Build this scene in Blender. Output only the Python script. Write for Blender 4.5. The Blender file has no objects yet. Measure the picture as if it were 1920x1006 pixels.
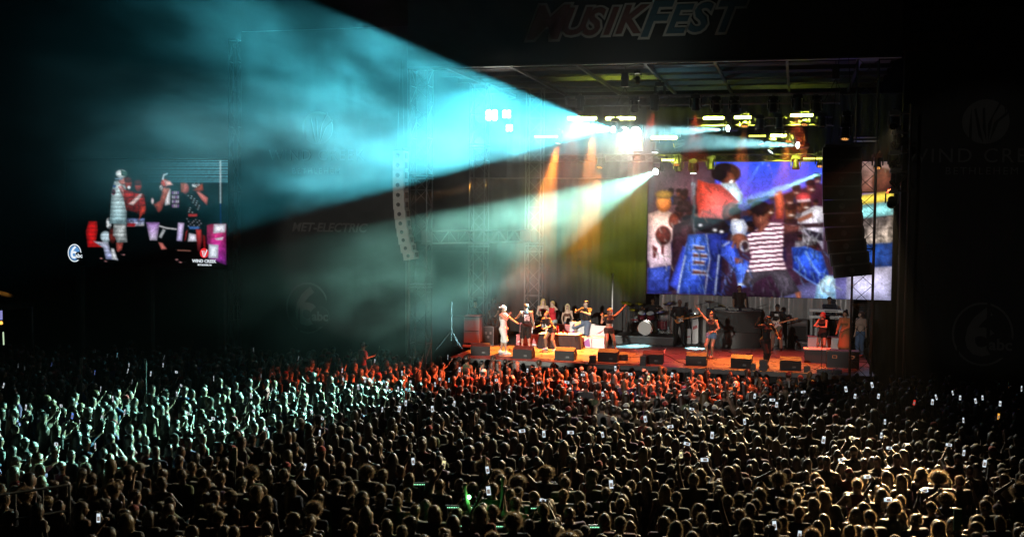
# Night concert: open-air stage with coloured beams in smoke, seen over a crowd
import bpy, bmesh, math, random
import numpy as np
from mathutils import Vector, Matrix, Euler
random.seed(7); rng = np.random.default_rng(7)
sc = bpy.context.scene
COL = sc.collection
PI = math.pi
R_ = math.radians
# ---------------------------------------------------------------- camera
CAM_H = 6.7; FPX = 2090.0                      # camera height, focal length in pixels of a 1920 px frame
TH = math.atan(103/FPX); RO = R_(0.6)          # pitch down, slight roll
fw = Vector((0, math.cos(TH), -math.sin(TH))); r0 = Vector((1, 0, 0)); u0 = r0.cross(fw)
rt = r0*math.cos(RO)+u0*math.sin(RO); up = u0*math.cos(RO)-r0*math.sin(RO)
cam = bpy.data.cameras.new('camera'); cam_o = bpy.data.objects.new('camera', cam); COL.objects.link(cam_o)
cam.lens = 36*FPX/1920; cam.clip_end = 1500
M_ = Matrix((rt, up, -fw)).transposed().to_4x4(); M_.translation = Vector((0, 0, CAM_H)); cam_o.matrix_world = M_
sc.camera = cam_o
C0 = Vector((0, 0, CAM_H))
# ---------------------------------------------------------------- world: night sky, no sun above the horizon
w = bpy.data.worlds.new('World'); sc.world = w; w.use_nodes = True
nt = w.node_tree; bg = nt.nodes['Background']
sky = nt.nodes.new('ShaderNodeTexSky'); sky.sky_type = 'NISHITA'; sky.sun_disc = False
sky.sun_elevation = R_(-6); sky.sun_rotation = R_(200)
nt.links.new(sky.outputs[0], bg.inputs[0]); bg.inputs[1].default_value = 0.007
sc.view_settings.view_transform = 'Standard'; sc.view_settings.look = 'None'
sc.view_settings.exposure = 0.0; sc.view_settings.gamma = 1.0
cy = sc.cycles
cy.use_denoising = True
cy.max_bounces = 4; cy.diffuse_bounces = 0; cy.glossy_bounces = 1; cy.transmission_bounces = 2; cy.volume_bounces = 0
cy.transparent_max_bounces = 8; cy.volume_step_rate = 1.5
cy.sample_clamp_indirect = 3.0; cy.caustics_reflective = False; cy.caustics_refractive = False
# ---------------------------------------------------------------- layout helpers
def ray(x, y): return fw*FPX + rt*(x-960) - up*(y-503)
SA = R_(14.3)                                  # the stage front is turned 14 degrees
U = Vector((math.cos(SA), -math.sin(SA), 0)); V = Vector((math.sin(SA), math.cos(SA), 0)); Z = Vector((0, 0, 1))
DECK = 1.4
d_ = ray(1200, 686); O = C0 + d_*((DECK-CAM_H)/d_.z); O.z = 0
def W(u, v, z=0.0): return O + U*u + V*v + Z*z          # stage frame -> world
def S(x, y, v):                                          # sight line meets the vertical plane v metres upstage
    d = ray(x, y); return C0 + d*((v-(C0-O).dot(V))/d.dot(V))
def uvz(p): q = p-O; return q.dot(U), q.dot(V), p.z
def L(x, y, v): return uvz(S(x, y, v))                   # the same in stage coordinates
def F(x, y, z=DECK):                                     # sight line meets a level z
    d = ray(x, y); return C0 + d*((z-CAM_H)/d.z)
FR = Matrix((U, V, Z)).transposed().to_4x4(); FR.translation = O
FRR = FR.to_3x3()
# ---------------------------------------------------------------- materials
MATS = {}
def new_mat(n):
    m = bpy.data.materials.new(n); m.use_nodes = True; MATS[n] = m
    return m, m.node_tree, m.node_tree.nodes['Principled BSDF']
def pmat(n, c, rough=.6, metal=0., noise=0., nscale=8., bump=0., bscale=40., spec=.5, coords='Object', rvar=0.):
    m, t, b = new_mat(n)
    b.inputs['Base Color'].default_value = (*c, 1); b.inputs['Roughness'].default_value = rough
    b.inputs['Metallic'].default_value = metal; b.inputs['Specular IOR Level'].default_value = spec
    tc = t.nodes.new('ShaderNodeTexCoord')
    if noise or rvar:
        no = t.nodes.new('ShaderNodeTexNoise'); no.inputs['Scale'].default_value = nscale; no.inputs['Detail'].default_value = 5
        t.links.new(tc.outputs[coords], no.inputs['Vector'])
        if noise:
            mx = t.nodes.new('ShaderNodeMix'); mx.data_type = 'RGBA'
            mx.inputs['A'].default_value = (*[x*(1-noise) for x in c], 1); mx.inputs['B'].default_value = (*[min(1, x*(1+noise)) for x in c], 1)
            t.links.new(no.outputs['Fac'], mx.inputs['Factor']); t.links.new(mx.outputs['Result'], b.inputs['Base Color'])
        if rvar:
            mr = t.nodes.new('ShaderNodeMapRange'); mr.inputs[3].default_value = rough-rvar; mr.inputs[4].default_value = rough+rvar
            mr.inputs[1].default_value = .3; mr.inputs[2].default_value = .7
            t.links.new(no.outputs['Fac'], mr.inputs[0]); t.links.new(mr.outputs[0], b.inputs['Roughness'])
    if bump:
        n2 = t.nodes.new('ShaderNodeTexNoise'); n2.inputs['Scale'].default_value = bscale; n2.inputs['Detail'].default_value = 4
        bp = t.nodes.new('ShaderNodeBump'); bp.inputs['Strength'].default_value = bump; bp.inputs['Distance'].default_value = .02
        t.links.new(tc.outputs[coords], n2.inputs['Vector']); t.links.new(n2.outputs['Fac'], bp.inputs['Height']); t.links.new(bp.outputs[0], b.inputs['Normal'])
    return m
def emat(n, c, s, sample=False, attr=None):
    m, t, b = new_mat(n); t.nodes.remove(b)
    e = t.nodes.new('ShaderNodeEmission'); e.inputs[0].default_value = (*c, 1); e.inputs[1].default_value = s
    if attr:
        a = t.nodes.new('ShaderNodeAttribute'); a.attribute_name = attr; t.links.new(a.outputs['Color'], e.inputs[0])
    t.links.new(e.outputs[0], t.nodes['Material Output'].inputs['Surface'])
    m.cycles.emission_sampling = 'AUTO' if sample else 'NONE'
    return m
def body_mat(n, rough, spec, bump=0., bscale=60., nvar=0., sheen=0., trans=0.):
    # colour = vertex colour of the mesh times the object's own colour
    m, t, b = new_mat(n)
    a = t.nodes.new('ShaderNodeAttribute'); a.attribute_name = 'col'
    oi = t.nodes.new('ShaderNodeObjectInfo')
    mx = t.nodes.new('ShaderNodeMix'); mx.data_type = 'RGBA'; mx.blend_type = 'MULTIPLY'; mx.inputs['Factor'].default_value = 1
    t.links.new(a.outputs['Color'], mx.inputs['A']); t.links.new(oi.outputs['Color'], mx.inputs['B'])
    t.links.new(mx.outputs['Result'], b.inputs['Base Color'])
    b.inputs['Roughness'].default_value = rough; b.inputs['Specular IOR Level'].default_value = spec
    if sheen: b.inputs['Sheen Weight'].default_value = sheen; b.inputs['Sheen Roughness'].default_value = .4
    if bump:
        tc = t.nodes.new('ShaderNodeTexCoord'); n2 = t.nodes.new('ShaderNodeTexNoise'); n2.inputs['Scale'].default_value = bscale; n2.inputs['Detail'].default_value = 3
        bp = t.nodes.new('ShaderNodeBump'); bp.inputs['Strength'].default_value = bump; bp.inputs['Distance'].default_value = .02
        t.links.new(tc.outputs['Object'], n2.inputs['Vector']); t.links.new(n2.outputs['Fac'], bp.inputs['Height']); t.links.new(bp.outputs[0], b.inputs['Normal'])
    return m
body_mat('skin', .48, .5)
body_mat('cloth', .75, .3, bump=.5, bscale=14., sheen=.12)
body_mat('hair', .42, .5, bump=.45, bscale=55.)
def strand_mat():
    # loose hairs: thin and translucent, so light from behind shows through
    m, t, b = new_mat('strand'); oi = t.nodes.new('ShaderNodeObjectInfo'); mx = t.nodes.new('ShaderNodeMix'); mx.data_type = 'RGBA'; mx.inputs['Factor'].default_value = .45
    mx.inputs['B'].default_value = (.42, .30, .18, 1); t.links.new(oi.outputs['Color'], mx.inputs['A'])
    tr = t.nodes.new('ShaderNodeBsdfTranslucent'); df = t.nodes.new('ShaderNodeBsdfDiffuse'); ad = t.nodes.new('ShaderNodeAddShader')
    t.links.new(mx.outputs['Result'], tr.inputs[0]); t.links.new(oi.outputs['Color'], df.inputs[0]); t.links.new(tr.outputs[0], ad.inputs[0]); t.links.new(df.outputs[0], ad.inputs[1])
    t.links.new(ad.outputs[0], t.nodes['Material Output'].inputs['Surface']); t.nodes.remove(b)
strand_mat()
body_mat('leather', .4, .5)
pmat('asphalt', (.05, .05, .05), .85, noise=.4, nscale=3., bump=.4, bscale=60.)
pmat('deck', (.085, .075, .075), .32, noise=.35, nscale=1.2, bump=.12, bscale=50., rvar=.1)
pmat('black', (.012, .012, .013), .5, noise=.3, nscale=20.)
pmat('wedge_black', (.005, .005, .0055), .7, bump=.3, bscale=60.)
pmat('black_matte', (.014, .014, .015), .85, noise=.3, nscale=8., bump=.3, bscale=40.)
pmat('grille', (.02, .02, .02), .6, bump=.8, bscale=220.)
pmat('alu', (.15, .15, .155), .55, metal=.4, noise=.2, nscale=6., bump=.1, bscale=30.)
pmat('dark_alu', (.07, .07, .07), .45, metal=.6, noise=.2, nscale=6.)
pmat('chrome', (.8, .8, .8), .12, metal=1.)
pmat('white_shell', (.75, .74, .72), .5, noise=.06)
pmat('grey_cab', (.42, .42, .40), .55, noise=.15, nscale=5., bump=.15, bscale=60.)
pmat('scrim', (.018, .019, .020), .9, noise=.5, nscale=.6, bump=.25, bscale=4.)
pmat('scrim_print', (.09, .09, .09), .9, noise=.2, nscale=1.2, bump=.2, bscale=4.)
pmat('scrim_gold', (.085, .055, .022), .9, noise=.2, nscale=1.2)
pmat('tarp', (.06, .066, .072), .7, noise=.25, nscale=.8, bump=.35, bscale=2.)
pmat('curtain', (.016, .0155, .0165), .85, noise=.2, nscale=3.)
pmat('silver_cloth', (.45, .44, .43), .4, metal=.3, noise=.2, nscale=3., bump=.6, bscale=7.)
pmat('black_cloth', (.012, .012, .013), .75, bump=.5, bscale=7.)
pmat('sign_red', (.10, .045, .04), .7); pmat('sign_blue', (.035, .075, .095), .7); pmat('sign_edge', (.30, .29, .26), .7); pmat('sign_back', (.012, .016, .016), .8, noise=.3, nscale=.8)
pmat('white_panel', (.72, .70, .70), .5, noise=.05); pmat('pink_panel', (.55, .16, .17), .5, noise=.05); pmat('violet_panel', (.34, .10, .40), .5)
pmat('wood', (.22, .11, .05), .35, noise=.3, nscale=9.); pmat('brass', (.65, .48, .18), .22, metal=1., bump=.1, bscale=30.)
pmat('drum_head', (.6, .6, .58), .45); pmat('drum_shell', (.16, .02, .03), .25)
pmat('orange_wood', (.55, .20, .04), .3, noise=.2, nscale=10.); pmat('cream', (.72, .66, .48), .35)
pmat('red_plastic', (.5, .03, .03), .4); pmat('clear_plastic', (.5, .55, .6), .15); pmat('yellow_tape', (.6, .45, .03), .5)
pmat('green_panel', (.03, .16, .06), .6); pmat('cable', (.01, .01, .01), .6); pmat('phone_case', (.02, .02, .022), .35)
pmat('tent_cloth', (.03, .03, .033), .7, noise=.15)
emat('led', (1, 1, 1), 1.0, attr='col')
emat('led_wall', (1, 1, 1), 1.8, attr='col')
# ---------------------------------------------------------------- object helpers
def link(o, parent=None):
    COL.objects.link(o)
    if parent is not None: o.parent = parent
    return o
def tag(o, label=None, cat=None, group=None, kind=None):
    if label: o['label'] = label
    if cat: o['category'] = cat
    if group: o['group'] = group
    if kind: o['kind'] = kind
    return o
def thing(name, label, cat, loc=(0, 0, 0), rz=0., group=None):
    o = bpy.data.objects.new(name, None); o.empty_display_size = .1
    link(o); o.location = loc; o.rotation_euler = (0, 0, rz); return tag(o, label, cat, group)
def sthing(name, label, cat, u=0., v=0., z=DECK, rz=0., group=None):  # a thing set in the stage frame
    return thing(name, label, cat, W(u, v, z), -SA+rz, group)
class MB:
    """collects shapes; build() links them as ONE mesh object"""
    def __init__(s): s.v = []; s.f = []; s.mi = []; s.m = 0
    def add(s, vs, fs):
        n = len(s.v); s.v += [tuple(p) for p in vs]; s.f += [tuple(i+n for i in f) for f in fs]; s.mi += [s.m]*len(fs); return s
    def box(s, c, d, rot=None, taper=1., bev=0.):
        x, y, z = [k/2 for k in d]; vs = []
        for sz in (-1, 1):
            t = 1. if sz < 0 else taper
            for sx, sy in ((-1, -1), (1, -1), (1, 1), (-1, 1)): vs.append(Vector((sx*x*t, sy*y*t, sz*z)))
        if rot is not None:
            rm = rot if isinstance(rot, Matrix) else Euler(rot).to_matrix(); vs = [rm@p for p in vs]
        c = Vector(c)
        return s.add([p+c for p in vs], [(3, 2, 1, 0), (4, 5, 6, 7), (0, 1, 5, 4), (1, 2, 6, 5), (2, 3, 7, 6), (3, 0, 4, 7)])
    def tube(s, a, b, r, r2=None, n=8, cap=True):
        a = Vector(a); b = Vector(b); r2 = r if r2 is None else r2; d = b-a
        if d.length < 1e-6: return s
        q = d.to_track_quat('Z', 'Y'); vs = []
        for p, k in ((a, r), (b, r2)):
            for i in range(n): t = 2*PI*i/n; vs.append(p+q@Vector((k*math.cos(t), k*math.sin(t), 0)))
        fs = [(i, (i+1) % n, n+(i+1) % n, n+i) for i in range(n)]
        if cap: fs += [tuple(range(n-1, -1, -1)), tuple(range(n, 2*n))]
        return s.add(vs, fs)
    def path(s, pts, r, n=6):
        pts = [Vector(p) for p in pts]; vs = []; fs = []
        for k, p in enumerate(pts):
            d = (pts[min(k+1, len(pts)-1)]-pts[max(k-1, 0)]); q = d.to_track_quat('Z', 'Y'); rr = r[k] if isinstance(r, (list, tuple)) else r
            for i in range(n): t = 2*PI*i/n; vs.append(p+q@Vector((rr*math.cos(t), rr*math.sin(t), 0)))
        for k in range(len(pts)-1):
            for i in range(n): fs.append((k*n+i, k*n+(i+1) % n, (k+1)*n+(i+1) % n, (k+1)*n+i))
        m = len(pts)-1; fs += [tuple(range(n-1, -1, -1)), tuple(m*n+i for i in range(n))]
        return s.add(vs, fs)
    def lathe(s, prof, c=(0, 0, 0), axis=(0, 0, 1), n=20, cap=True):
        q = Vector(axis).to_track_quat('Z', 'Y'); c = Vector(c); vs = []; fs = []
        for r, h in prof:
            for i in range(n): t = 2*PI*i/n; vs.append(c+q@Vector((r*math.cos(t), r*math.sin(t), h)))
        for k in range(len(prof)-1):
            for i in range(n): fs.append((k*n+i, k*n+(i+1) % n, (k+1)*n+(i+1) % n, (k+1)*n+i))
        if cap: m = len(prof)-1; fs += [tuple(range(n-1, -1, -1)), tuple(m*n+i for i in range(n))]
        return s.add(vs, fs)
    def prism(s, pts, a, b, plane='xz'):
        """extrude an outline (in plane) from a to b along the third axis"""
        n = len(pts)
        mk = {'xz': lambda p, t: (p[0], t, p[1]), 'xy': lambda p, t: (p[0], p[1], t), 'yz': lambda p, t: (t, p[0], p[1])}[plane]
        vs = [mk(p, a) for p in pts]+[mk(p, b) for p in pts]
        fs = [tuple(range(n)), tuple(range(2*n-1, n-1, -1))]+[(i, n+i, n+(i+1) % n, (i+1) % n) for i in range(n)]
        return s.add(vs, fs)
    def mesh(s, name, mats, smooth=35.):
        me = bpy.data.meshes.new(name); me.from_pydata(s.v, [], s.f); me.validate()
        bm = bmesh.new(); bm.from_mesh(me); bmesh.ops.recalc_face_normals(bm, faces=bm.faces); bm.to_mesh(me); bm.free()
        for m in (mats if isinstance(mats, (list, tuple)) else [mats]): me.materials.append(MATS[m])
        if isinstance(mats, (list, tuple)) and len(me.polygons) == len(s.mi): me.polygons.foreach_set('material_index', s.mi)
        if smooth:
            me.polygons.foreach_set('use_smooth', [True]*len(me.polygons)); me.set_sharp_from_angle(angle=R_(smooth))
        me.update(); return me
    def build(s, name, mats, parent=None, smooth=35., **kw):
        o = bpy.data.objects.new(name, s.mesh(name, mats, smooth)); link(o, parent)
        for k, x in kw.items(): setattr(o, k, x)
        return o
def inst(name, me, parent, mat=None, loc=None, rot=None):
    o = bpy.data.objects.new(name, me); link(o, parent)
    if mat is not None: o.matrix_local = mat
    if loc is not None: o.location = loc
    if rot is not None: o.rotation_euler = rot
    return o
def text_mesh(body, size, mat, extrude=.01, offset=0., shear=0., align='CENTER', spacing=1.):
    c = bpy.data.curves.new('lettering', 'FONT'); c.body = body; c.size = size; c.extrude = extrude; c.offset = offset; c.shear = shear
    c.align_x = align; c.align_y = 'CENTER'; c.resolution_u = 3; c.space_character = spacing
    o = bpy.data.objects.new('lettering', c); COL.objects.link(o)
    dg = bpy.context.evaluated_depsgraph_get(); me = bpy.data.meshes.new_from_object(o.evaluated_get(dg))
    bpy.data.objects.remove(o); bpy.data.curves.remove(c)
    me.materials.clear(); me.materials.append(MATS[mat]); return me
def text(name, body, size, mat, parent, loc, rot=(PI/2, 0, 0), label=None, **kw):
    o = inst(name, text_mesh(body, size, mat, **kw), parent, loc=loc, rot=rot)
    if label: o['label'] = label
    return o
# ================================================================ the setting
g = MB(); g.box((0, 70, -.15), (240, 260, .3)); tag(g.build('ground', 'asphalt', smooth=0), kind='structure')
def sbox(mb, u0_, u1_, v0_, v1_, z0_, z1_): return mb.box(((u0_+u1_)/2, (v0_+v1_)/2, (z0_+z1_)/2), (u1_-u0_, v1_-v0_, z1_-z0_))
UL = L(842, 664, 0)[0]; UR = L(1640, 706, 0)[0]; VB = 10.2
# stage deck: platform panels, each its own plate on a dark substructure
st = sthing('stage', 'raised concert stage with dark deck panels and black skirt', 'stage', 0, 0, 0)
m = MB(); sbox(m, UL, UR, .02, VB, 0, DECK-.06); m.build('stage_base', 'black_cloth', st, smooth=0)
nu, nv = 7, 4; du = (UR-UL)/nu; dv = VB/nv
pm = MB().box((0, 0, 0), (du-.012, dv-.012, .06)).mesh('deck_panel', 'deck', 0)
for i in range(nu):
    for j in range(nv): inst('deck_panel', pm, st, loc=(UL+du*(i+.5), dv*(j+.5), DECK-.03))
m = MB(); sbox(m, UL, UR, -.05, -.002, DECK-.14, DECK+.012); m.build('edge_trim', 'dark_alu', st, smooth=0)
m = MB(); n = 90                                        # pleated skirt below the deck
for i in range(n):
    a = UL+(UR-UL)*i/n; b = UL+(UR-UL)*(i+1)/n; c = (a+b)/2
    m.add([(a, -.02, 0), (c, -.07, 0), (b, -.02, 0), (a, -.02, DECK-.15), (c, -.055, DECK-.15), (b, -.02, DECK-.15)], [(0, 1, 4, 3), (1, 2, 5, 4)])
m.build('skirt', 'black_cloth', st, smooth=0)
# roof: tarp ceiling with purlins, front fascia
UF0 = L(768, 118, -.4)[0]; UF1 = L(1690, 106, -.4)[0]; ZR = L(1200, 117, -.4)[2]
rf = sthing('stage_roof', 'dark stage roof with grey tarp ceiling and black front fascia', 'roof', 0, 0, 0)
m = MB(); sbox(m, UF0, UF1, -.62, -.4, ZR, ZR+4.2); m.build('fascia', 'sign_back', rf, smooth=0)
m = MB(); sbox(m, UF0, UF1, -.66, -.36, ZR-.06, ZR-.003); m.build('fascia_edge', 'dark_alu', rf, smooth=0)
m = MB(); nx = 40; vs = []; fs = []
for j in range(9):
    for i in range(nx+1):
        vs.append((UF0+(UF1-UF0)*i/nx, -.35+(VB+.9)*j/8, ZR+.35+.05*math.sin(i*1.7+j)+.04*math.sin(i*.6-j*1.3)))
for j in range(8):
    for i in range(nx): a = j*(nx+1)+i; fs.append((a, a+1, a+nx+2, a+nx+1))
m.add(vs, fs); m.build('ceiling_tarp', 'tarp', rf)
pur = MB().box((0, 0, 0), (UF1-UF0, .09, .16)).mesh('purlin', 'dark_alu', 0)
for j in range(5): inst('purlin', pur, rf, loc=((UF0+UF1)/2, 1.4+2.05*j, ZR+.2))
raf = MB().box((0, 0, 0), (.09, VB, .12)).mesh('rafter', 'dark_alu', 0)
for i in range(7): inst('rafter', raf, rf, loc=(UF0+1.2+(UF1-UF0-2.4)*i/6, VB/2+.2, ZR+.07))
# the festival sign on the fascia
sg = sthing('festival_sign', 'large slanted MUSIKFEST sign with red and blue letters on the roof fascia', 'sign')
p = L(1178, 41, -.66); sg.location = W(*p)
def letters(txt, x, size, mat, off, y, ext, nm):
    return text(nm, txt, size, mat, sg, (x, y, 0), rot=(PI/2, 0, 0), offset=off, shear=.38, extrude=ext, align='LEFT', spacing=.96)
xx = -3.62
for k, (ch, sz, wd, mt) in enumerate([('M', 1.62, 1.20, 'sign_red'), ('U', 1.26, .80, 'sign_red'), ('S', 1.26, .72, 'sign_red'), ('I', 1.26, .42, 'sign_red'), ('K', 1.30, .84, 'sign_red'),
                                      ('F', 1.66, .88, 'sign_blue'), ('E', 1.30, .74, 'sign_blue'), ('S', 1.30, .74, 'sign_blue'), ('T', 1.42, .85, 'sign_blue')]):
    dz = .02*math.sin(k*1.9)
    a = letters(ch, xx, sz, 'sign_edge', .115, .012, .012, 'letter_edge'); a.location.z += dz
    b = letters(ch, xx, sz, mt, .035, -.014, .012, 'letter'); b.location.z += dz
    xx += wd
# black back curtain, pleated
def curtain(name, label, u0_, u1_, v, z0_, z1_, mat, amp, per, cat='curtain', seed=0):
    t = sthing(name, label, cat, 0, 0, 0); rr = random.Random(seed); m = MB(); n = int((u1_-u0_)/per*6); ph = [rr.uniform(0, 6) for _ in range(4)]
    def y(u, zz): return v+amp*(math.sin(u*2*PI/per+ph[0]+.4*math.sin(zz*.9+u))+.5*math.sin(u*2*PI/per*.43+ph[1]))*(.75+.25*zz)
    vs = []; fs = []; rows = 7
    for j in range(rows):
        zz = j/(rows-1)
        for i in range(n+1): u = u0_+(u1_-u0_)*i/n; vs.append((u, y(u, 1-zz), z0_+(z1_-z0_)*zz))
    for j in range(rows-1):
        for i in range(n): a = j*(n+1)+i; fs.append((a, a+1, a+n+2, a+n+1))
    m.add(vs, fs); m.build('drape', mat, t)
    m = MB(); m.tube((u0_, v, z1_+.03), (u1_, v, z1_+.03), .03); m.build('curtain_rail', 'dark_alu', t)
    return t
curtain('back_curtain', 'tall black pleated curtain closing the back of the stage', UL-.6, UR+1.5, VB+.15, .2, ZR-.1, 'curtain', .07, .55, seed=1)
curtain('side_curtain', 'dark pleated curtain behind the dancers at stage left of the drums', L(880, 500, 8.3)[0], L(1212, 500, 8.3)[0], 8.3, DECK, 8.2, 'curtain', .06, .45, seed=2)
curtain('silver_drape', 'crinkled silver drape under the big screen', L(1236, 560, 8.2)[0], L(1600, 560, 8.2)[0], 8.2, DECK, L(1300, 549, 8.2)[2], 'silver_cloth', .06, .38, seed=3)
# scrim walls on both sides of the stage with printed logos
def disc(mb, c, r, y, th=.012, n=40, r_in=0., sx=1.):
    if r_in:
        vs = []; fs = []
        for yy in (y, y-th):
            for rr in (r, r_in):
                for i in range(n): t = 2*PI*i/n; vs.append((c[0]+rr*sx*math.cos(t), yy, c[1]+rr*math.sin(t)))
        for i in range(n):
            j = (i+1) % n
            fs += [(i, j, n+j, n+i), (2*n+i, 3*n+i, 3*n+j, 2*n+j), (i, 2*n+i, 2*n+j, j), (n+i, n+j, 3*n+j, 3*n+i)]
        return mb.add(vs, fs)
    return mb.prism([(c[0]+r*sx*math.cos(2*PI*i/n), c[1]+r*math.sin(2*PI*i/n)) for i in range(n)], y, y-th)
def leaf_logo(t, c, r, mats=('scrim_print', 'scrim')):
    m = MB(); disc(m, c, r, -.02); m.build('round_emblem', mats[0], t, smooth=0)
    m = MB()
    for pts in ([(-.5, .55), (-.42, .6), (-.2, -.4), (-.08, -.95), (-.3, -.6)], [(-.15, .6), (-.05, .62), (.0, -.2), (.05, -.9), (-.12, -.3)],
                [(.6, .95), (.68, .88), (.3, .2), (.12, -.9), (.1, -.1)], [(.95, .5), (.99, .4), (.55, .0), (.18, -.92), (.35, -.05)]):
        m.prism([(c[0]+x*r, c[1]+z*r) for x, z in pts], -.034, -.042)
    m.build('emblem_stroke', mats[1], t, smooth=0)
def six_logo(t, c, r, mats=('scrim_print', 'scrim'), ext=.008):
    m = MB(); disc(m, c, r, -.018, r_in=r*.93, sx=.9); m.build('ring', mats[0], t, smooth=0)
    text('number_six', '6', r*2.05, mats[0], t, (c[0]-.04*r, -.02, c[1]-.02), offset=r*.045, extrude=ext)
    m = MB(); disc(m, (c[0]+.52*r, c[1]-.32*r), r*.40, -.034); m.build('badge', mats[1], t, smooth=0)
    text('lettering', 'abc', r*.50, mats[0], t, (c[0]+.53*r, -.05, c[1]-.32*r), offset=r*.012, extrude=ext)
def scrim(label, x0, x1, y0_, v, ztop):
    u0_ = L(x0, y0_, v)[0]; u1_ = L(x1, y0_, v)[0]
    t = sthing('scrim_wall', label, 'banner', 0, v, 0)
    m = MB(); n = 30; vs = []; fs = []; rows = 14
    for j in range(rows+1):
        for i in range(n+1): vs.append((u0_+(u1_-u0_)*i/n, .025*math.sin(i*.9+j*.7)+.02*math.sin(i*2.3-j*.4), ztop*j/rows))
    for j in range(rows):
        for i in range(n): a = j*(n+1)+i; fs.append((a, a+1, a+n+2, a+n+1))
    m.add(vs, fs)
    m.build('fabric', 'scrim', t)
    for u in (u0_, u1_): MB().tube((u, .12, 0), (u, .12, ztop), .05).build('frame_post', 'dark_alu', t)
    MB().tube((u0_, .12, ztop), (u1_, .12, ztop), .05).build('frame_rail', 'dark_alu', t)
    return t
sv = .3
ls = scrim('tall black scrim banner with sponsor logos left of the stage', 452, 762, 400, sv, 13.5)
def sp(x, y): q = L(x, y, sv); return (q[0], q[2])
leaf_logo(ls, sp(596, 240), .62)
q = sp(594, 292); text('lettering', 'WIND CREEK', .58, 'scrim_print', ls, (q[0], -.05, q[1]), spacing=1.15)
q = sp(594, 321); text('lettering', 'BETHLEHEM', .30, 'scrim_print', ls, (q[0], -.05, q[1]), spacing=1.3)
q = sp(617, 427); text('lettering', 'MET-ELECTRIC', .46, 'scrim_print', ls, (q[0], -.05, q[1]), shear=.25, offset=.012)
six_logo(ls, sp(577, 577), .98)
rs = scrim('tall black scrim banner with sponsor logos right of the stage', 1690, 2010, 400, sv, 13.5)
leaf_logo(rs, sp(1848, 228), .72)
q = sp(1838, 293); text('lettering', 'WIND CREEK', .66, 'scrim_print', rs, (q[0], -.05, q[1]), spacing=1.2)
q = sp(1840, 321); text('lettering', 'BETHLEHEM', .34, 'scrim_print', rs, (q[0], -.05, q[1]), spacing=1.3)
six_logo(rs, sp(1842, 626), 1.05)
# gold sign strip above the right scrim
sgn = sthing('sponsor_sign', 'faint gold script sign strip high above the right scrim', 'sign', 0, .2, 0)
a = L(1690, 62, .2); b = L(1852, 92, .2)
MB().box(((a[0]+b[0])/2, 0, (a[2]+b[2])/2), (b[0]-a[0], .06, a[2]-b[2])).build('board', 'scrim_gold', sgn, smooth=0)
text('lettering', 'Yuengling', .50, 'scrim', sgn, ((a[0]+b[0])/2, -.05, (a[2]+b[2])/2), shear=.4)
# ---------------------------------------------------------------- trusses
def truss(name, label, a, b, size, bay, mat='alu', group=None, r=.024, rb=.011, plates=()):
    """square lattice truss from a to b (world); chords and every brace are parts"""
    a = Vector(a); b = Vector(b); d = b-a; Ln = d.length
    t = thing(name, label, 'truss', a, 0, group)
    zx = d.normalized(); ref = V if abs(zx.z) > .7 else Z
    xx_ = ref.cross(zx).normalized(); yy = zx.cross(xx_); Rm = Matrix((xx_, yy, zx)).transposed().to_4x4()
    t.rotation_euler = Rm.to_euler()
    h = size/2; ch = MB().tube((0, 0, 0), (0, 0, Ln), r, n=8).mesh('chord', mat)
    for sx in (-1, 1):
        for sy in (-1, 1): inst('chord', ch, t, loc=(sx*h, sy*h, 0))
    n = max(1, round(Ln/bay)); bl = Ln/n
    hz = MB().tube((0, 0, 0), (0, 0, size), rb, n=6).mesh('cross_brace', mat)
    dl = math.hypot(size, bl); dg = MB().tube((0, 0, 0), (0, 0, dl), rb, n=6).mesh('diagonal_brace', mat)
    cs = [(-h, -h), (h, -h), (h, h), (-h, h)]
    for k in range(n+1):
        for f_ in range(4):
            p, q = Vector((*cs[f_], k*bl)), Vector((*cs[(f_+1) % 4], k*bl))
            if k % 3 == 0 or k == n: inst('cross_brace', hz, t, Matrix.Translation(p)@(q-p).to_track_quat('Z', 'Y').to_matrix().to_4x4())
            if k < n:
                p2, q2 = (p, q+Vector((0, 0, bl))) if (k+f_) % 2 else (q, p+Vector((0, 0, bl)))
                inst('diagonal_brace', dg, t, Matrix.Translation(p2)@(q2-p2).to_track_quat('Z', 'Y').to_matrix().to_4x4())
    for zz in (0, Ln): MB().box((0, 0, zz), (size+.08, size+.08, .02)).build('end_plate', mat, t, smooth=0)
    for zz in plates:
        for k in (-.06, .06): MB().box((0, 0, zz+k), (size+.09, size+.09, .03)).build('joint_plate', mat, t, smooth=0)
    return t
def tower(label, x0, x1, yb, v, z0_, z1_, bay=.62, mat='alu', plates=()):
    u0_ = L(x0, yb, v)[0]; u1_ = L(x1, yb, v)[0]; s_ = u1_-u0_-.04
    return truss('truss_tower', label, W((u0_+u1_)/2, v+s_/2, z0_), W((u0_+u1_)/2, v+s_/2, z1_), s_, bay, mat, plates=plates)
tower('aluminium truss tower beside the hanging left speaker array', 767, 800, 500, -.2, 0, ZR, plates=(4., 8.))
tower('thin truss tower behind the equipment cabinet, second from the left scrim', 878, 908, 500, 4.5, DECK, ZR, plates=(4., 8.))
tower('thin truss tower behind the dancers, third from the left scrim', 983, 1012, 500, 6.5, DECK, ZR, plates=(4.,))
tower('dark truss tower at the right stage corner behind the right speaker array', 1598, 1640, 500, -.1, 0, ZR, mat='dark_alu', plates=(9.3,))
tower('faint truss tower between left video screen and left scrim', 428, 446, 300, .1, 0, 13.2, bay=.8, mat='black')
a = L(798, 445, .2); b = L(990, 445, 6.2)
truss('truss_beam', 'level truss beam joining the left towers at half height', W(a[0], .3, a[2]), W(L(984, 445, 6.)[0], 6.1, a[2]+.0), .46, .52)
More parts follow.
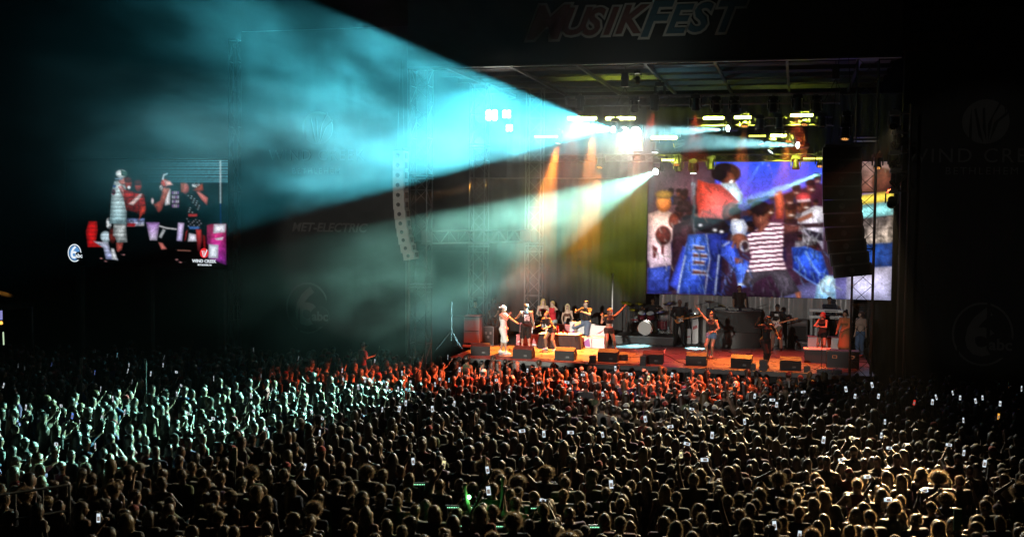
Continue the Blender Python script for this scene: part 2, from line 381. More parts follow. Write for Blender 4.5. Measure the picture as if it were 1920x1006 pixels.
# ---------------------------------------------------------------- painting LED pictures as coloured diode grids
class Paint:
    def __init__(s, x0, y0_, x1, y1, step, bgc=(0, 0, 0)):
        s.nx = int((x1-x0)/step)+1; s.ny = int((y1-y0_)/step)+1
        s.x, s.y = np.meshgrid(np.linspace(x0, x1, s.nx), np.linspace(y0_, y1, s.ny)); s.c = np.zeros((s.ny, s.nx, 3)); s.c[:] = np.array(bgc)/255.
        s.off = (0, 0, 1.); s.soft = step*.8
        s.r = np.random.default_rng(3)
    def co(s, px, py): ox, oy, k = s.off; return ox+px/k, oy+py/k
    def noise(s, sc_, seed=0):
        r = np.random.default_rng(seed); n = np.zeros_like(s.x)
        for o in range(4):
            a = r.uniform(0, 6.3, 3); k = (2**o)/sc_; th = r.uniform(0, 6.3)
            n += np.sin((s.x*math.cos(th)+s.y*math.sin(th))*k+a[0]+1.3*np.sin(s.y*k*.7+a[1])+np.sin(s.x*k*.8+a[2]))/(1.4**o)
        return n/2.
    def mix(s, m, col, col2=None, grad=None, tex=0., tsc=6., seed=0):
        c = np.array(col)/255.
        if col2 is not None: c = c+(np.array(col2)/255.-c)*np.clip(grad, 0, 1)[..., None]
        else: c = np.broadcast_to(c, s.c.shape)
        if tex: c = c*(1+tex*s.noise(tsc, seed))[..., None]
        s.c += (np.clip(c, 0, 1)-s.c)*np.clip(m, 0, 1)[..., None]
    def poly(s, pts, col, col2=None, dir=(0, 1), tex=0., tsc=6., seed=0, a=1., soft=None, vol=.5):
        P = [s.co(*p) for p in pts]; inside = np.zeros(s.x.shape, bool); dmin = np.full(s.x.shape, 1e9)
        for i in range(len(P)):
            (x1, y1), (x2, y2) = P[i], P[(i+1) % len(P)]
            cond = (y1 > s.y) != (y2 > s.y)
            with np.errstate(divide='ignore', invalid='ignore'): xi = (x2-x1)*(s.y-y1)/(y2-y1+1e-12)+x1
            inside ^= cond & (s.x < xi)
            dx, dy = x2-x1, y2-y1; t = np.clip(((s.x-x1)*dx+(s.y-y1)*dy)/(dx*dx+dy*dy+1e-9), 0, 1)
            dmin = np.minimum(dmin, np.hypot(s.x-x1-t*dx, s.y-y1-t*dy))
        sd = np.where(inside, dmin, -dmin); m = np.clip(.5+sd/(soft or s.soft)/2, 0, 1)*a
        g_ = None
        if col2 is not None:
            pr = [p[0]*dir[0]+p[1]*dir[1] for p in P]; lo, hi = min(pr), max(pr); g_ = (s.x*dir[0]+s.y*dir[1]-lo)/(hi-lo+1e-9)
        b0 = s.c.copy(); s.mix(m, col, col2, g_, tex, tsc, seed)
        if vol:                                  # rounder look: darker towards the outline
            wd_ = max(4., float(dmin[inside].max())*.8) if inside.any() else 4.
            k_ = 1-vol*(1-np.clip(np.where(inside, dmin, 0)/wd_, 0, 1)**.7)*m; s.c *= k_[..., None]+(1-k_[..., None])*(1-np.clip(m, 0, 1))[..., None]
        return m
    def ell(s, cx, cy_, rx, ry, col, col2=None, dir=(.5, 1), rot=0., tex=0., tsc=5., seed=0, a=1., soft=None, vol=.45):
        X, Y = s.co(cx, cy_); k = s.off[2]; rx /= k; ry /= k; c, n = math.cos(rot), math.sin(rot)
        qx = (s.x-X)*c+(s.y-Y)*n; qy = -(s.x-X)*n+(s.y-Y)*c; e = np.sqrt((qx/rx)**2+(qy/ry)**2)
        m = np.clip(.5+(1-e)*min(rx, ry)/(soft or s.soft)/2, 0, 1)*a
        g_ = .5+.5*(qx/rx*dir[0]+qy/ry*dir[1]) if col2 is not None else None
        s.mix(m, col, col2, g_, tex, tsc, seed); s.c *= (1-vol*np.clip(e, 0, 1)**2.5*m)[..., None]; return m
    def line(s, pts, wd, col, a=1.):
        k = s.off[2]
        for p, q in zip(pts[:-1], pts[1:]):
            d = Vector((q[0]-p[0], q[1]-p[1])); n = Vector((-d.y, d.x)).normalized()*wd/2
            s.poly([(p[0]+n.x, p[1]+n.y), (q[0]+n.x, q[1]+n.y), (q[0]-n.x, q[1]-n.y), (p[0]-n.x, p[1]-n.y)], col, a=a)
    def stripes(s, pts, cols, per, dir, wob=0.):
        P = Paint.__new__(Paint); base = s.c.copy(); m = s.poly(pts, cols[0])
        t = (s.x*dir[0]+s.y*dir[1])*s.off[2]/per+wob*s.noise(14, 5); k = np.clip(.5+1.8*np.sin(t*2*PI), 0, 1)
        c = np.array(cols[0])/255.*(1-k)[..., None]+np.array(cols[1])/255.*k[..., None]; c = c*(1+.14*s.noise(9, 8))[..., None]
        s.c = base+(c-base)*np.clip(m, 0, 1)[..., None]
    def person(s, x, y, h, skin, top, low, hair=(20, 14, 12), arm=0):
        """small generic figure: feet at x,y"""
        s.poly([(x-.10*h, y-.5*h), (x+.10*h, y-.5*h), (x+.09*h, y), (x+.02*h, y), (x, y-.4*h), (x-.03*h, y), (x-.1*h, y)], low)
        s.poly([(x-.12*h, y-.82*h), (x+.12*h, y-.82*h), (x+.1*h, y-.48*h), (x-.1*h, y-.48*h)], top, tex=.2)
        s.ell(x, y-.91*h, .055*h, .075*h, skin); s.ell(x, y-.95*h, .06*h, .05*h, hair)
    def finish(s, c):
        # camera-feed look: folds and mottling, a little blur, grain
        b = c.copy(); b[1:-1, 1:-1] = (4*c[1:-1, 1:-1]+c[:-2, 1:-1]+c[2:, 1:-1]+c[1:-1, :-2]+c[1:-1, 2:])/8
        lum = b.mean(-1); k = 1+.16*s.noise(2.6, 21)*s.noise(7., 22)+.05*s.noise(1.6, 23)+.05*s.r.normal(0, 1, lum.shape)
        b = b*np.where(lum > .015, k, 1)[..., None]; b = b+(lum[..., None]-b)*.10; return np.clip((b-.02)*1.08, 0, 1)
    def mesh(s, name, corners, gain, mat='led'):
        """corners: world-local TL, TR, BL, BR; linear emission colours"""
        tl, tr, bl, br = [np.array(c) for c in corners]
        fx = np.linspace(0, 1, s.nx)[None, :, None]; fy = np.linspace(0, 1, s.ny)[:, None, None]
        P = (tl*(1-fx)+tr*fx)*(1-fy)+(bl*(1-fx)+br*fx)*fy
        c = np.clip(s.c, 0, 1); c = s.finish(c); lin = np.where(c <= .04045, c/12.92, ((c+.055)/1.055)**2.4)*gain
        idx = np.arange(s.nx*s.ny).reshape(s.ny, s.nx)
        q = np.stack([idx[:-1, :-1], idx[1:, :-1], idx[1:, 1:], idx[:-1, 1:]], -1).reshape(-1, 4)
        me = np_mesh(name, P.reshape(-1, 3), q, lin.reshape(-1, 3), [mat], smooth=False); return me
def np_mesh(name, v, f, col=None, mats=(), smooth=True, mi=None):
    """fast mesh from arrays; f is (n,4) or (n,3)"""
    me = bpy.data.meshes.new(name); v = np.asarray(v, np.float32); f = np.asarray(f, np.int32); k = f.shape[1]
    me.vertices.add(len(v)); me.vertices.foreach_set('co', v.ravel())
    me.loops.add(f.size); me.loops.foreach_set('vertex_index', f.ravel())
    me.polygons.add(len(f)); me.polygons.foreach_set('loop_start', np.arange(len(f), dtype=np.int32)*k)
    for m in mats: me.materials.append(MATS[m])
    if mi is not None: me.polygons.foreach_set('material_index', np.asarray(mi, np.int32))
    me.polygons.foreach_set('use_smooth', np.full(len(f), smooth))
    me.update(calc_edges=True)
    if col is not None:
        a = me.color_attributes.new('col', 'FLOAT_COLOR', 'POINT'); c = np.ones((len(v), 4), np.float32); c[:, :3] = col; a.data.foreach_set('color', c.ravel())
    return me
# ================================================================ video screens
# --- the big screen behind the band
P = Paint(1214, 302, 1674, 558, 2.0, (46, 30, 44))
P.off = (1180, 260, 3.145)
P.poly([(100, 130), (560, 130), (560, 520), (100, 520)], (70, 56, 70), (96, 60, 60))
P.poly([(500, 128), (1560, 128), (1560, 420), (620, 420), (520, 300)], (32, 62, 205), (92, 70, 190), tex=.06)
P.poly([(700, 300), (1160, 230), (1160, 640), (760, 640)], (84, 34, 60), (52, 26, 40), tex=.25, tsc=9)
P.poly([(560, 560), (1120, 560), (1140, 950), (520, 950)], (58, 32, 48), (44, 24, 44), tex=.2)
P.poly([(980, 880), (1260, 780), (1560, 700), (1560, 950), (900, 950)], (74, 62, 120), (96, 96, 150))
rq = random.Random(4)
for k in range(46):                            # crowd of dancers behind
    x = rq.uniform(240, 1180); y = rq.uniform(300, 640); r = rq.uniform(16, 30); sk = rq.choice(((96, 50, 40), (130, 74, 54), (70, 36, 32), (110, 60, 60)))
    cc_ = rq.choice(((60, 40, 90), (120, 40, 46), (40, 60, 120), (150, 140, 150), (70, 50, 50)))
    P.poly([(x-r*1.6, y+r*1.2), (x+r*1.6, y+r*1.1), (x+r*1.9, y+r*4), (x-r*1.9, y+r*4)], tuple(int(c*.7) for c in cc_), tex=.3, tsc=3, seed=k); P.ell(x, y, r*.8, r*1.1, sk, tuple(int(c*.4) for c in sk), dir=(.9, .3)); P.ell(x, y-r*.7, r*.86, r*.6, (22, 14, 18))
P.poly([(500, 128), (1560, 128), (1560, 250), (1120, 262), (900, 330), (700, 360), (640, 300), (520, 260)], (36, 66, 205), (84, 66, 180), tex=.05, vol=0)
# man in a white shirt at the left edge
P.poly([(112, 780), (250, 765), (262, 930), (112, 940)], (58, 82, 190), (30, 40, 120), tex=.3, tsc=5)
P.poly([(112, 450), (180, 428), (252, 438), (312, 500), (290, 560), (250, 620), (262, 755), (130, 778), (112, 720)], (250, 196, 168), (228, 196, 220), tex=.08)
P.ell(205, 380, 46, 56, (240, 150, 60), (190, 96, 40)); P.ell(205, 330, 52, 26, (150, 110, 40))
P.ell(205, 580, 48, 58, (116, 46, 34), (70, 30, 28), tex=.2); P.ell(268, 490, 30, 44, (120, 52, 36))
P.poly([(140, 640), (172, 660), (160, 716), (146, 716)], (96, 40, 40)); P.poly([(196, 642), (212, 640), (210, 694), (196, 694)], (96, 40, 40))
# dark neighbour
P.poly([(262, 520), (380, 470), (400, 640), (330, 760), (300, 900), (240, 930), (262, 700)], (66, 34, 36), (36, 24, 48), tex=.25)
P.poly([(250, 880), (330, 640), (360, 660), (310, 920)], (50, 66, 190))
# tall figure: hat, red top, belt, ripped jeans
P.ell(580, 198, 86, 58, (30, 18, 20), rot=.12); P.ell(596, 244, 40, 52, (128, 66, 44), (70, 32, 26), dir=(-.8, .3))
P.ell(612, 252, 16, 9, (240, 236, 230), rot=-.6); P.ell(540, 210, 44, 30, (22, 14, 18))
P.poly([(548, 262), (640, 258), (684, 330), (676, 384), (610, 380)], (206, 226, 234), (150, 190, 214), tex=.15)
P.poly([(412, 242), (480, 264), (545, 268), (610, 320), (660, 372), (600, 420), (566, 482), (420, 468), (408, 360)], (244, 66, 40), (232, 108, 110), dir=(.8, .5), tex=.06)
P.ell(604, 430, 36, 54, (112, 54, 46), (60, 30, 30), tex=.3, rot=.5)
P.poly([(394, 468), (560, 474), (610, 520), (602, 566), (460, 560), (396, 530)], (24, 20, 26), tex=.3)
for x, y in ((432, 514), (520, 542), (560, 552)): P.ell(x, y, 13, 9, (200, 196, 200))
P.poly([(360, 574), (460, 566), (494, 720), (468, 800), (464, 930), (296, 930), (330, 720)], (66, 110, 226), (26, 44, 140), dir=(.6, .7), tex=.22, tsc=4)
P.poly([(470, 566), (600, 560), (566, 700), (560, 930), (470, 930), (500, 720)], (34, 52, 150), (20, 22, 70), dir=(1, .2), tex=.25)
P.line([(344, 700), (318, 820), (302, 930)], 6, (206, 216, 240)); P.line([(548, 690), (528, 930)], 7, (190, 204, 236)); P.line([(470, 570), (492, 720), (466, 930)], 4, (160, 180, 230))
for y, wd in ((652, 66), (698, 84), (740, 70), (800, 84)):
    P.poly([(392, y-14), (392+wd, y-8), (392+wd, y+12), (390, y+10)], (120, 66, 54), (70, 40, 44)); P.line([(388, y-16), (394+wd, y-8)], 5, (216, 220, 236)); P.line([(386, y+12), (392+wd, y+14)], 4, (200, 208, 232))
P.poly([(566, 604), (640, 610), (672, 700), (742, 740), (748, 872), (672, 888), (640, 770), (560, 690)], (46, 70, 200), (70, 110, 226), tex=.25, tsc=4)
P.poly([(640, 706), (690, 712), (694, 736), (648, 742)], (120, 66, 56)); P.line([(668, 868), (748, 856)], 16, (206, 216, 236)); P.line([(566, 640), (610, 612)], 6, (210, 216, 236))
# dancers in the middle distance
for x, y, r, c in ((640, 460, 34, (96, 50, 42)), (848, 420, 28, (150, 82, 56)), (968, 430, 38, (134, 70, 48)), (1055, 385, 34, (122, 62, 46)), (998, 304, 26, (120, 60, 50)), (1084, 282, 30, (150, 66, 66)), (960, 362, 26, (116, 60, 52)), (1120, 236, 24, (130, 60, 66))):
    P.ell(x, y, r*.86, r*1.2, c, tuple(k*.45 for k in c), dir=(.9, .3)); P.ell(x-3, y-r*.9, r*.95, r*.62, (26, 16, 22)); P.ell(x+4, y+r*.5, r*.36, r*.14, (226, 214, 206)); P.ell(x-r*.28, y-r*.06, r*.12, r*.1, (20, 12, 14)); P.ell(x+r*.36, y-r*.06, r*.12, r*.1, (20, 12, 14))
P.ell(1040, 342, 42, 28, (190, 56, 60)); P.poly([(1004, 358), (1078, 350), (1080, 366), (1004, 372)], (220, 190, 196))
P.poly([(870, 320), (910, 300), (930, 380), (924, 470), (884, 470)], (206, 90, 60), (150, 50, 40)); P.poly([(930, 470), (1010, 470), (1020, 560), (930, 560)], (46, 26, 34), tex=.3)
P.poly([(690, 400), (830, 330), (860, 380), (700, 420)], (34, 40, 130))
P.poly([(1040, 430), (1110, 392), (1160, 400), (1160, 650), (1130, 600), (1060, 560), (1000, 520)], (226, 222, 226), (170, 160, 190), tex=.12); P.poly([(1050, 530), (1150, 552), (1160, 600), (1100, 590)], (30, 26, 40)); P.poly([(1006, 470), (1090, 430), (1100, 456), (1020, 490)], (134, 76, 56))
P.poly([(1000, 500), (1160, 490), (1160, 516), (1000, 524)], (44, 24, 30))
P.poly([(980, 640), (1060, 632), (1150, 664), (1198, 800), (1166, 866), (1060, 820), (990, 760)], (40, 92, 226), (22, 36, 130), dir=(-.3, .8), tex=.35, tsc=5)
P.line([(1060, 660), (1100, 740), (1150, 800)], 10, (120, 170, 250)); P.line([(1010, 690), (1060, 780)], 7, (90, 140, 250)); P.line([(990, 765), (1080, 830), (1150, 866)], 6, (100, 150, 250))
P.poly([(1130, 860), (1180, 800), (1232, 806), (1240, 945), (1120, 940)], (190, 226, 248), (110, 170, 220), tex=.2, tsc=4)
# boy in the striped shirt
P.poly([(712, 780), (950, 770), (1034, 902), (930, 936), (860, 806), (800, 830), (726, 884), (690, 860)], (78, 70, 82), (46, 40, 52), tex=.15); P.poly([(1004, 908), (1036, 900), (1040, 945), (1016, 945)], (140, 76, 56))
P.poly([(620, 480), (690, 478), (716, 520), (700, 590), (640, 584), (616, 540)], (222, 226, 240), (160, 170, 206), tex=.12)
P.stripes([(712, 572), (800, 520), (850, 492), (920, 498), (1000, 510), (994, 540), (928, 560), (926, 700), (952, 770), (716, 790), (742, 700), (722, 640)], ((236, 206, 214), (74, 40, 56)), 27, (.10, 1.), .10)
P.poly([(930, 506), (1020, 510), (1040, 530), (990, 548), (930, 560)], (108, 56, 50), (70, 36, 40))
P.ell(790, 462, 46, 70, (142, 76, 56), (70, 34, 30), dir=(-.8, .2)); P.ell(788, 408, 56, 40, (28, 18, 22)); P.ell(776, 452, 7, 5, (18, 10, 12)); P.ell(806, 450, 7, 5, (18, 10, 12)); P.ell(792, 510, 16, 5, (96, 40, 40)); P.ell(792, 478, 8, 14, (160, 90, 66)); P.poly([(824, 470), (850, 490), (800, 552), (770, 548)], (116, 60, 48))
P.ell(672, 596, 46, 34, (150, 82, 60), (84, 42, 36), rot=.3)
for k in range(4): P.line([(640+k*22, 606), (626+k*30, 648)], 13, (150, 84, 62))
P.ell(700, 636, 30, 34, (206, 190, 196)); P.ell(702, 634, 20, 24, (50, 30, 36))
for (x0_, y0_, x1_, y1_), n_, c_ in (((340, 590, 480, 900), 26, (120, 160, 245)), ((480, 600, 580, 920), 16, (70, 96, 200)), ((580, 620, 740, 860), 18, (120, 150, 240)), ((990, 650, 1180, 840), 18, (130, 180, 255)), ((1010, 430, 1150, 600), 12, (250, 250, 255)), ((420, 270, 600, 470), 12, (255, 140, 120)), ((120, 450, 260, 760), 12, (255, 235, 225)), ((1120, 810, 1235, 930), 12, (235, 250, 255)), ((730, 790, 1000, 920), 14, (110, 104, 118))):
    for k in range(n_):                        # creases catching the light, and their shadows
        x = rq.uniform(x0_, x1_); y = rq.uniform(y0_, y1_); a = rq.gauss(1.2, .5); ln_ = rq.uniform(20, 60); dx, dy = math.cos(a)*ln_, math.sin(a)*ln_
        P.line([(x, y), (x+dx*.5+rq.uniform(-6, 6), y+dy*.5), (x+dx, y+dy)], rq.uniform(2.5, 6), c_, a=.5); P.line([(x+6, y+3), (x+6+dx, y+dy+3)], rq.uniform(3, 8), tuple(int(q*.18) for q in c_), a=.55)
# what shows past the speaker array
P.poly([(1360, 128), (1560, 128), (1560, 300), (1360, 320)], (150, 120, 110), (110, 60, 46), tex=.2); P.ell(1490, 250, 60, 80, (110, 60, 40), (60, 30, 24), tex=.2)
P.poly([(1340, 330), (1560, 300), (1560, 360), (1340, 390)], (220, 190, 60)); P.poly([(1340, 390), (1560, 360), (1560, 440), (1340, 470)], (120, 190, 190), tex=.2)
P.poly([(1340, 470), (1560, 440), (1560, 620), (1340, 640)], (70, 60, 60), (190, 170, 150), dir=(.5, 1), tex=.5, tsc=4); P.poly([(1340, 620), (1560, 600), (1560, 760), (1340, 780)], (30, 70, 150), (20, 40, 90), tex=.3)
P.poly([(1300, 760), (1560, 740), (1560, 950), (1300, 950)], (200, 190, 214), (150, 150, 190), tex=.12)
VS = 8.0
cs = [uvz(S(x, y, VS)) for x, y in ((1214, 303), (1674, 303), (1214, 551), (1674, 562))]
ub0 = (cs[0][0]+cs[2][0])/2; ub1 = (cs[1][0]+cs[3][0])/2; zt = (cs[0][2]+cs[1][2])/2; zb = (cs[2][2]+cs[3][2])/2
scr = sthing('video_wall', 'huge LED video wall behind the band showing dancers in blue denim', 'screen', 0, VS, 0)
MB().box(((ub0+ub1)/2, .16, (zt+zb)/2), (ub1-ub0, .28, zt-zb)).build('cabinet', 'black', scr, smooth=0)
inst('picture', P.mesh('picture', [(ub0, 0, zt), (ub1, 0, zt), (ub0, 0, zb), (ub1, 0, zb)], 1.0, 'led_wall'), scr)
for k in range(6):
    u = ub0+(ub1-ub0)*(k+.5)/6; MB().tube((u, .5, DECK), (u, .5, zt+.3), .04).build('support_pole', 'dark_alu', scr)
l = bpy.data.lights.new('lamp', 'AREA'); l.shape = 'RECTANGLE'; l.size = ub1-ub0; l.size_y = zt-zb; l.energy = 70.; l.color = (.55, .55, 1.)
o = bpy.data.objects.new('lamp', l); link(o, scr); o.location = ((ub0+ub1)/2, -.02, (zt+zb)/2); o.rotation_euler = (PI/2, 0, 0)
# --- the small relay screen beside the stage
P = Paint(124, 299, 427, 501, 1.25, (2, 3, 4))
P.off = (100, 280, 4.192)
y_ = (P.y-280)*4.192; x_ = (P.x-100)*4.192
ln = np.clip(np.sin(y_*2*PI/12.6)*2.2, 0, 1)*np.clip((x_-640)/640, 0, 1)**1.3*(y_ > 88)*(y_ < 268)
P.mix(ln*.95, (150, 214, 222)); P.mix(np.clip((x_-600)/900, 0, .5)*(y_ > 88)*(y_ < 268)*.8, (16, 74, 96))
P.line([(1316, 88), (1316, 420)], 10, (236, 244, 246)); P.line([(1316, 420), (1318, 575)], 8, (20, 60, 150))
# white furniture with coloured light
P.poly([(286, 568), (350, 568), (356, 640), (340, 730), (400, 734), (440, 790), (420, 772), (274, 776), (260, 650)], (214, 16, 22), (240, 40, 34), dir=(1, 0), tex=.1)
P.poly([(320, 728), (440, 734), (456, 800), (520, 870), (420, 868), (400, 780)], (214, 220, 244), (160, 170, 226))
P.ell(420, 690, 44, 46, (200, 226, 240)); P.ell(446, 584, 24, 44, (190, 200, 206), tex=.8, tsc=2)
P.poly([(740, 570), (848, 570), (826, 712), (770, 712)], (170, 120, 200), (220, 210, 236)); P.poly([(990, 570), (1040, 572), (1022, 716), (978, 712)], (214, 190, 232), (180, 170, 220)); P.poly([(1075, 650), (1130, 660), (1136, 714), (1066, 716)], (230, 226, 244))
P.poly([(1212, 590), (1240, 578), (1358, 576), (1358, 892), (1220, 842), (1226, 740), (1212, 730)], (196, 40, 90), (150, 40, 170), tex=.25, tsc=5); P.poly([(1266, 578), (1358, 576), (1350, 640), (1260, 650)], (240, 236, 250)); P.poly([(1226, 734), (1300, 738), (1296, 842), (1224, 842)], (226, 236, 250)); P.poly([(1268, 690), (1338, 676), (1330, 700), (1290, 702)], (250, 240, 250))
# singer in white
P.ell(474, 680, 28, 60, (110, 36, 30), tex=.4); P.poly([(484, 588), (582, 588), (592, 730), (510, 736), (494, 690), (478, 680)], (206, 216, 216), (160, 170, 170), tex=.15, tsc=5)
P.poly([(502, 738), (560, 736), (548, 790), (520, 810), (506, 800)], (190, 80, 70)); P.poly([(460, 780), (486, 782), (512, 862), (516, 878), (470, 866)], (236, 240, 246))
P.poly([(492, 250), (560, 240), (590, 300), (560, 372), (592, 420), (586, 588), (452, 584), (470, 330)], (222, 236, 236), (150, 196, 206), dir=(-.3, 1), tex=.07)
P.poly([(520, 290), (556, 282), (620, 380), (612, 410), (560, 372)], (222, 150, 150), (170, 90, 80), tex=.2); P.ell(484, 336, 16, 22, (110, 40, 60), tex=.8, tsc=2); P.ell(492, 290, 12, 8, (30, 60, 130))
P.ell(562, 250, 34, 26, (206, 120, 110)); P.ell(548, 192, 46, 34, (226, 232, 232)); P.poly([(496, 226), (560, 222), (556, 238), (500, 238)], (150, 180, 206)); P.poly([(544, 160), (596, 180), (590, 212), (550, 206)], (60, 90, 80))
# two women in red light
for x, y in ((606, 300), (682, 320)):
    P.poly([(x-40, y+20), (x+46, y+30), (x+56, y+120), (x+50, y+190), (x-20, y+180), (x-36, y+100)], (190, 30, 26), (120, 20, 20), tex=.45, tsc=3); P.ell(x, y-30, 28, 44, (206, 70, 50), (120, 24, 24)); P.ell(x-4, y-62, 30, 24, (90, 16, 18))
P.poly([(600, 430), (690, 350), (712, 344), (700, 380), (640, 440)], (240, 206, 200)); P.ell(608, 300, 14, 14, (240, 240, 244)); P.poly([(590, 540), (730, 540), (726, 600), (590, 606)], (90, 110, 170), (214, 214, 226), tex=.5, tsc=3); P.poly([(596, 580), (660, 582), (650, 606), (590, 604)], (214, 40, 50))
P.poly([(700, 450), (738, 440), (742, 470), (700, 530), (684, 556)], (214, 60, 40))
# man with printed vest, dancer in black
P.poly([(880, 300), (936, 310), (930, 430), (890, 440)], (214, 210, 214)); P.poly([(876, 300), (930, 300), (890, 400), (866, 470), (840, 496), (800, 430), (850, 400)], (214, 120, 100), (150, 50, 40), tex=.25); P.ell(888, 262, 30, 32, (190, 60, 50)); P.poly([(880, 240), (930, 246), (958, 278), (900, 286)], (230, 170, 160)); P.poly([(866, 236), (878, 196), (912, 184), (910, 196), (886, 206), (880, 240)], (236, 236, 240)); P.ell(862, 300, 16, 24, (206, 190, 190), tex=.7, tsc=2); P.ell(792, 404, 12, 26, (206, 180, 180))
for j in range(4):
    for i in range(4): P.poly([(944+i*15, 326+j*34), (955+i*15, 326+j*34), (955+i*14, 350+j*34), (944+i*14, 350+j*34)], (230, 214, 240) if (i+j) % 3 else (170, 110, 190))
P.line([(844, 598), (900, 614), (980, 622)], 12, (240, 240, 244)); P.line([(884, 624), (850, 690)], 24, (190, 196, 200)); P.poly([(836, 726), (870, 730), (904, 778), (860, 784)], (206, 110, 100))
P.ell(1050, 306, 30, 44, (214, 110, 90), (120, 40, 36)); P.poly([(1010, 262), (1040, 260), (1030, 330), (1014, 336)], (170, 70, 30)); P.ell(1130, 280, 32, 20, (190, 190, 190), tex=.9, tsc=2)
P.poly([(1100, 320), (1180, 262), (1190, 320), (1150, 330)], (190, 70, 30), (130, 40, 20)); P.poly([(1130, 330), (1160, 330), (1224, 376), (1214, 436), (1170, 390)], (236, 130, 120), (160, 60, 50)); P.poly([(1060, 340), (1130, 330), (1180, 420), (1130, 500), (1060, 470)], (8, 8, 10))
for k in range(16): P.ell(1070+(k*37) % 90, 360+(k*53) % 140, 6, 4, (206, 206, 210))
P.poly([(1070, 500), (1140, 500), (1140, 520), (1070, 524)], (200, 50, 50)); P.poly([(1050, 540), (1180, 540), (1184, 610), (1050, 606)], (10, 10, 14))
for k in range(14): P.ell(1060+(k*41) % 110, 540+(k*29) % 66, 5, 4, (190, 190, 200))
P.poly([(1070, 598), (1160, 600), (1150, 620), (1080, 620)], (70, 120, 200)); P.poly([(1126, 620), (1170, 620), (1176, 700), (1160, 790), (1140, 790)], (206, 50, 50), (90, 20, 30)); P.poly([(1050, 640), (1066, 620), (1052, 700), (1040, 716)], (190, 40, 40)); P.poly([(1180, 660), (1200, 670), (1204, 760), (1186, 770)], (150, 20, 24))
P.line([(985, 786), (1086, 788)], 8, (206, 130, 110))
for x, y in ((380, 862), (420, 884), (560, 830), (980, 860), (1010, 880), (900, 940), (1000, 940)): P.ell(x, y, 14, 6, (150, 100, 100), tex=.9, tsc=2)
P.mix(np.clip(np.sin(y_*2*PI/12.6)*1.5-.6, 0, .35)*(x_ < 760)*(y_ > 200), (4, 6, 8))
vs_ = .2; cs = [uvz(S(x, y, vs_)) for x, y in ((124, 299), (427, 299), (124, 501), (427, 501))]
ua = (cs[0][0]+cs[2][0])/2; ub = (cs[1][0]+cs[3][0])/2; zt = (cs[0][2]+cs[1][2])/2; zb = (cs[2][2]+cs[3][2])/2
rel = sthing('relay_screen', 'LED relay screen left of the stage showing the singers close up', 'screen', 0, vs_, 0)
MB().box(((ua+ub)/2, .16, (zt+zb)/2), (ub-ua+.1, .28, zt-zb+.1)).build('cabinet', 'black', rel, smooth=0)
inst('picture', P.mesh('picture', [(ua, 0, zt), (ub, 0, zt), (ua, 0, zb), (ub, 0, zb)], 1.0), rel)
for u in (ua+.4, (ua+ub)/2, ub-.4): MB().box((u, .3, zb/2), (.24, .24, zb)).build('leg', 'dark_alu', rel, smooth=0)
emat('led_white', (.85, .93, 1.), .95); emat('led_red', (.9, .03, .04), .9); emat('led_blue', (.12, .35, .75), .8); emat('led_dark', (.0, .0, .0), 0.)
def rp(x, y): q = L(x, y, vs_); return (q[0], q[2])
c = rp(140, 474); r = .36
m = MB(); disc(m, c, r, -.006, r_in=r*.88, sx=.86, n=28, th=.003); m.build('ring', 'led_white', rel, smooth=0)
m = MB(); disc(m, c, r*.80, -.006, sx=.84, n=28, th=.003); m.build('disc', 'led_blue', rel, smooth=0)
text('number_six', '6', r*1.95, 'led_white', rel, (c[0]-.02, -.014, c[1]), offset=.012, extrude=.003)
m = MB(); disc(m, (c[0]+.56*r, c[1]-.30*r), r*.46, -.02, n=24, th=.003); m.build('badge', 'led_dark', rel, smooth=0)
text('lettering', 'abc', r*.66, 'led_white', rel, (c[0]+.60*r, -.03, c[1]-.30*r), offset=.006, extrude=.003)
c = rp(383, 474); r = .19
m = MB(); disc(m, c, r, -.006, n=24, th=.003); m.build('emblem', 'led_red', rel, smooth=0)
m = MB()
for pts in ([(-.55, .45), (-.4, .5), (-.1, -.9), (-.25, -.7)], [(-.1, .5), (.03, .5), (.06, -.85), (-.05, -.8)], [(.6, .75), (.75, .6), (.15, -.9), (.12, -.3)]): m.prism([(c[0]+x*r, c[1]+z*r) for x, z in pts], -.012, -.016)
m.build('emblem_stroke', 'led_white', rel, smooth=0)
q = rp(383, 489.5); text('lettering', 'WIND CREEK', .17, 'led_white', rel, (q[0], -.012, q[1]), offset=.005, extrude=.003)
q = rp(384, 496.5); text('lettering', 'BETHLEHEM, PA', .085, 'led_white', rel, (q[0], -.012, q[1]), offset=.003, extrude=.003)
# ================================================================ the light rig: every fixture carries its own lamp
emat('lens_cyan', (.75, .97, 1.), 14.); emat('lens_white', (1., .97, .85), 30.); emat('lens_dark', (.01, .01, .012), 0.)
emat('bar_yellow', (1., .95, .12), 4.)
# PAR lens: warm diodes in a dark face
def par_mat(n, c, s):
    m = emat(n, c, s); t = m.node_tree; e = [x for x in t.nodes if x.type == 'EMISSION'][0]
    tc = t.nodes.new('ShaderNodeTexCoord'); vo = t.nodes.new('ShaderNodeTexVoronoi'); vo.inputs['Scale'].default_value = 16.; vo.inputs['Randomness'].default_value = 0.
    mr = t.nodes.new('ShaderNodeMapRange'); mr.inputs[1].default_value = .32; mr.inputs[2].default_value = .55; mr.inputs[3].default_value = s; mr.inputs[4].default_value = s*.06
    t.links.new(tc.outputs['Object'], vo.inputs['Vector']); t.links.new(vo.outputs['Distance'], mr.inputs[0]); t.links.new(mr.outputs[0], e.inputs[1])
par_mat('lens_orange', (1., .42, .10), 5.)
head_me = MB().lathe([(.0, -.36), (.10, -.35), (.125, -.30), (.115, -.16), (.13, -.02), (.15, .04), (.15, .10), (.135, .105)], n=20, cap=False).mesh('head', 'black')
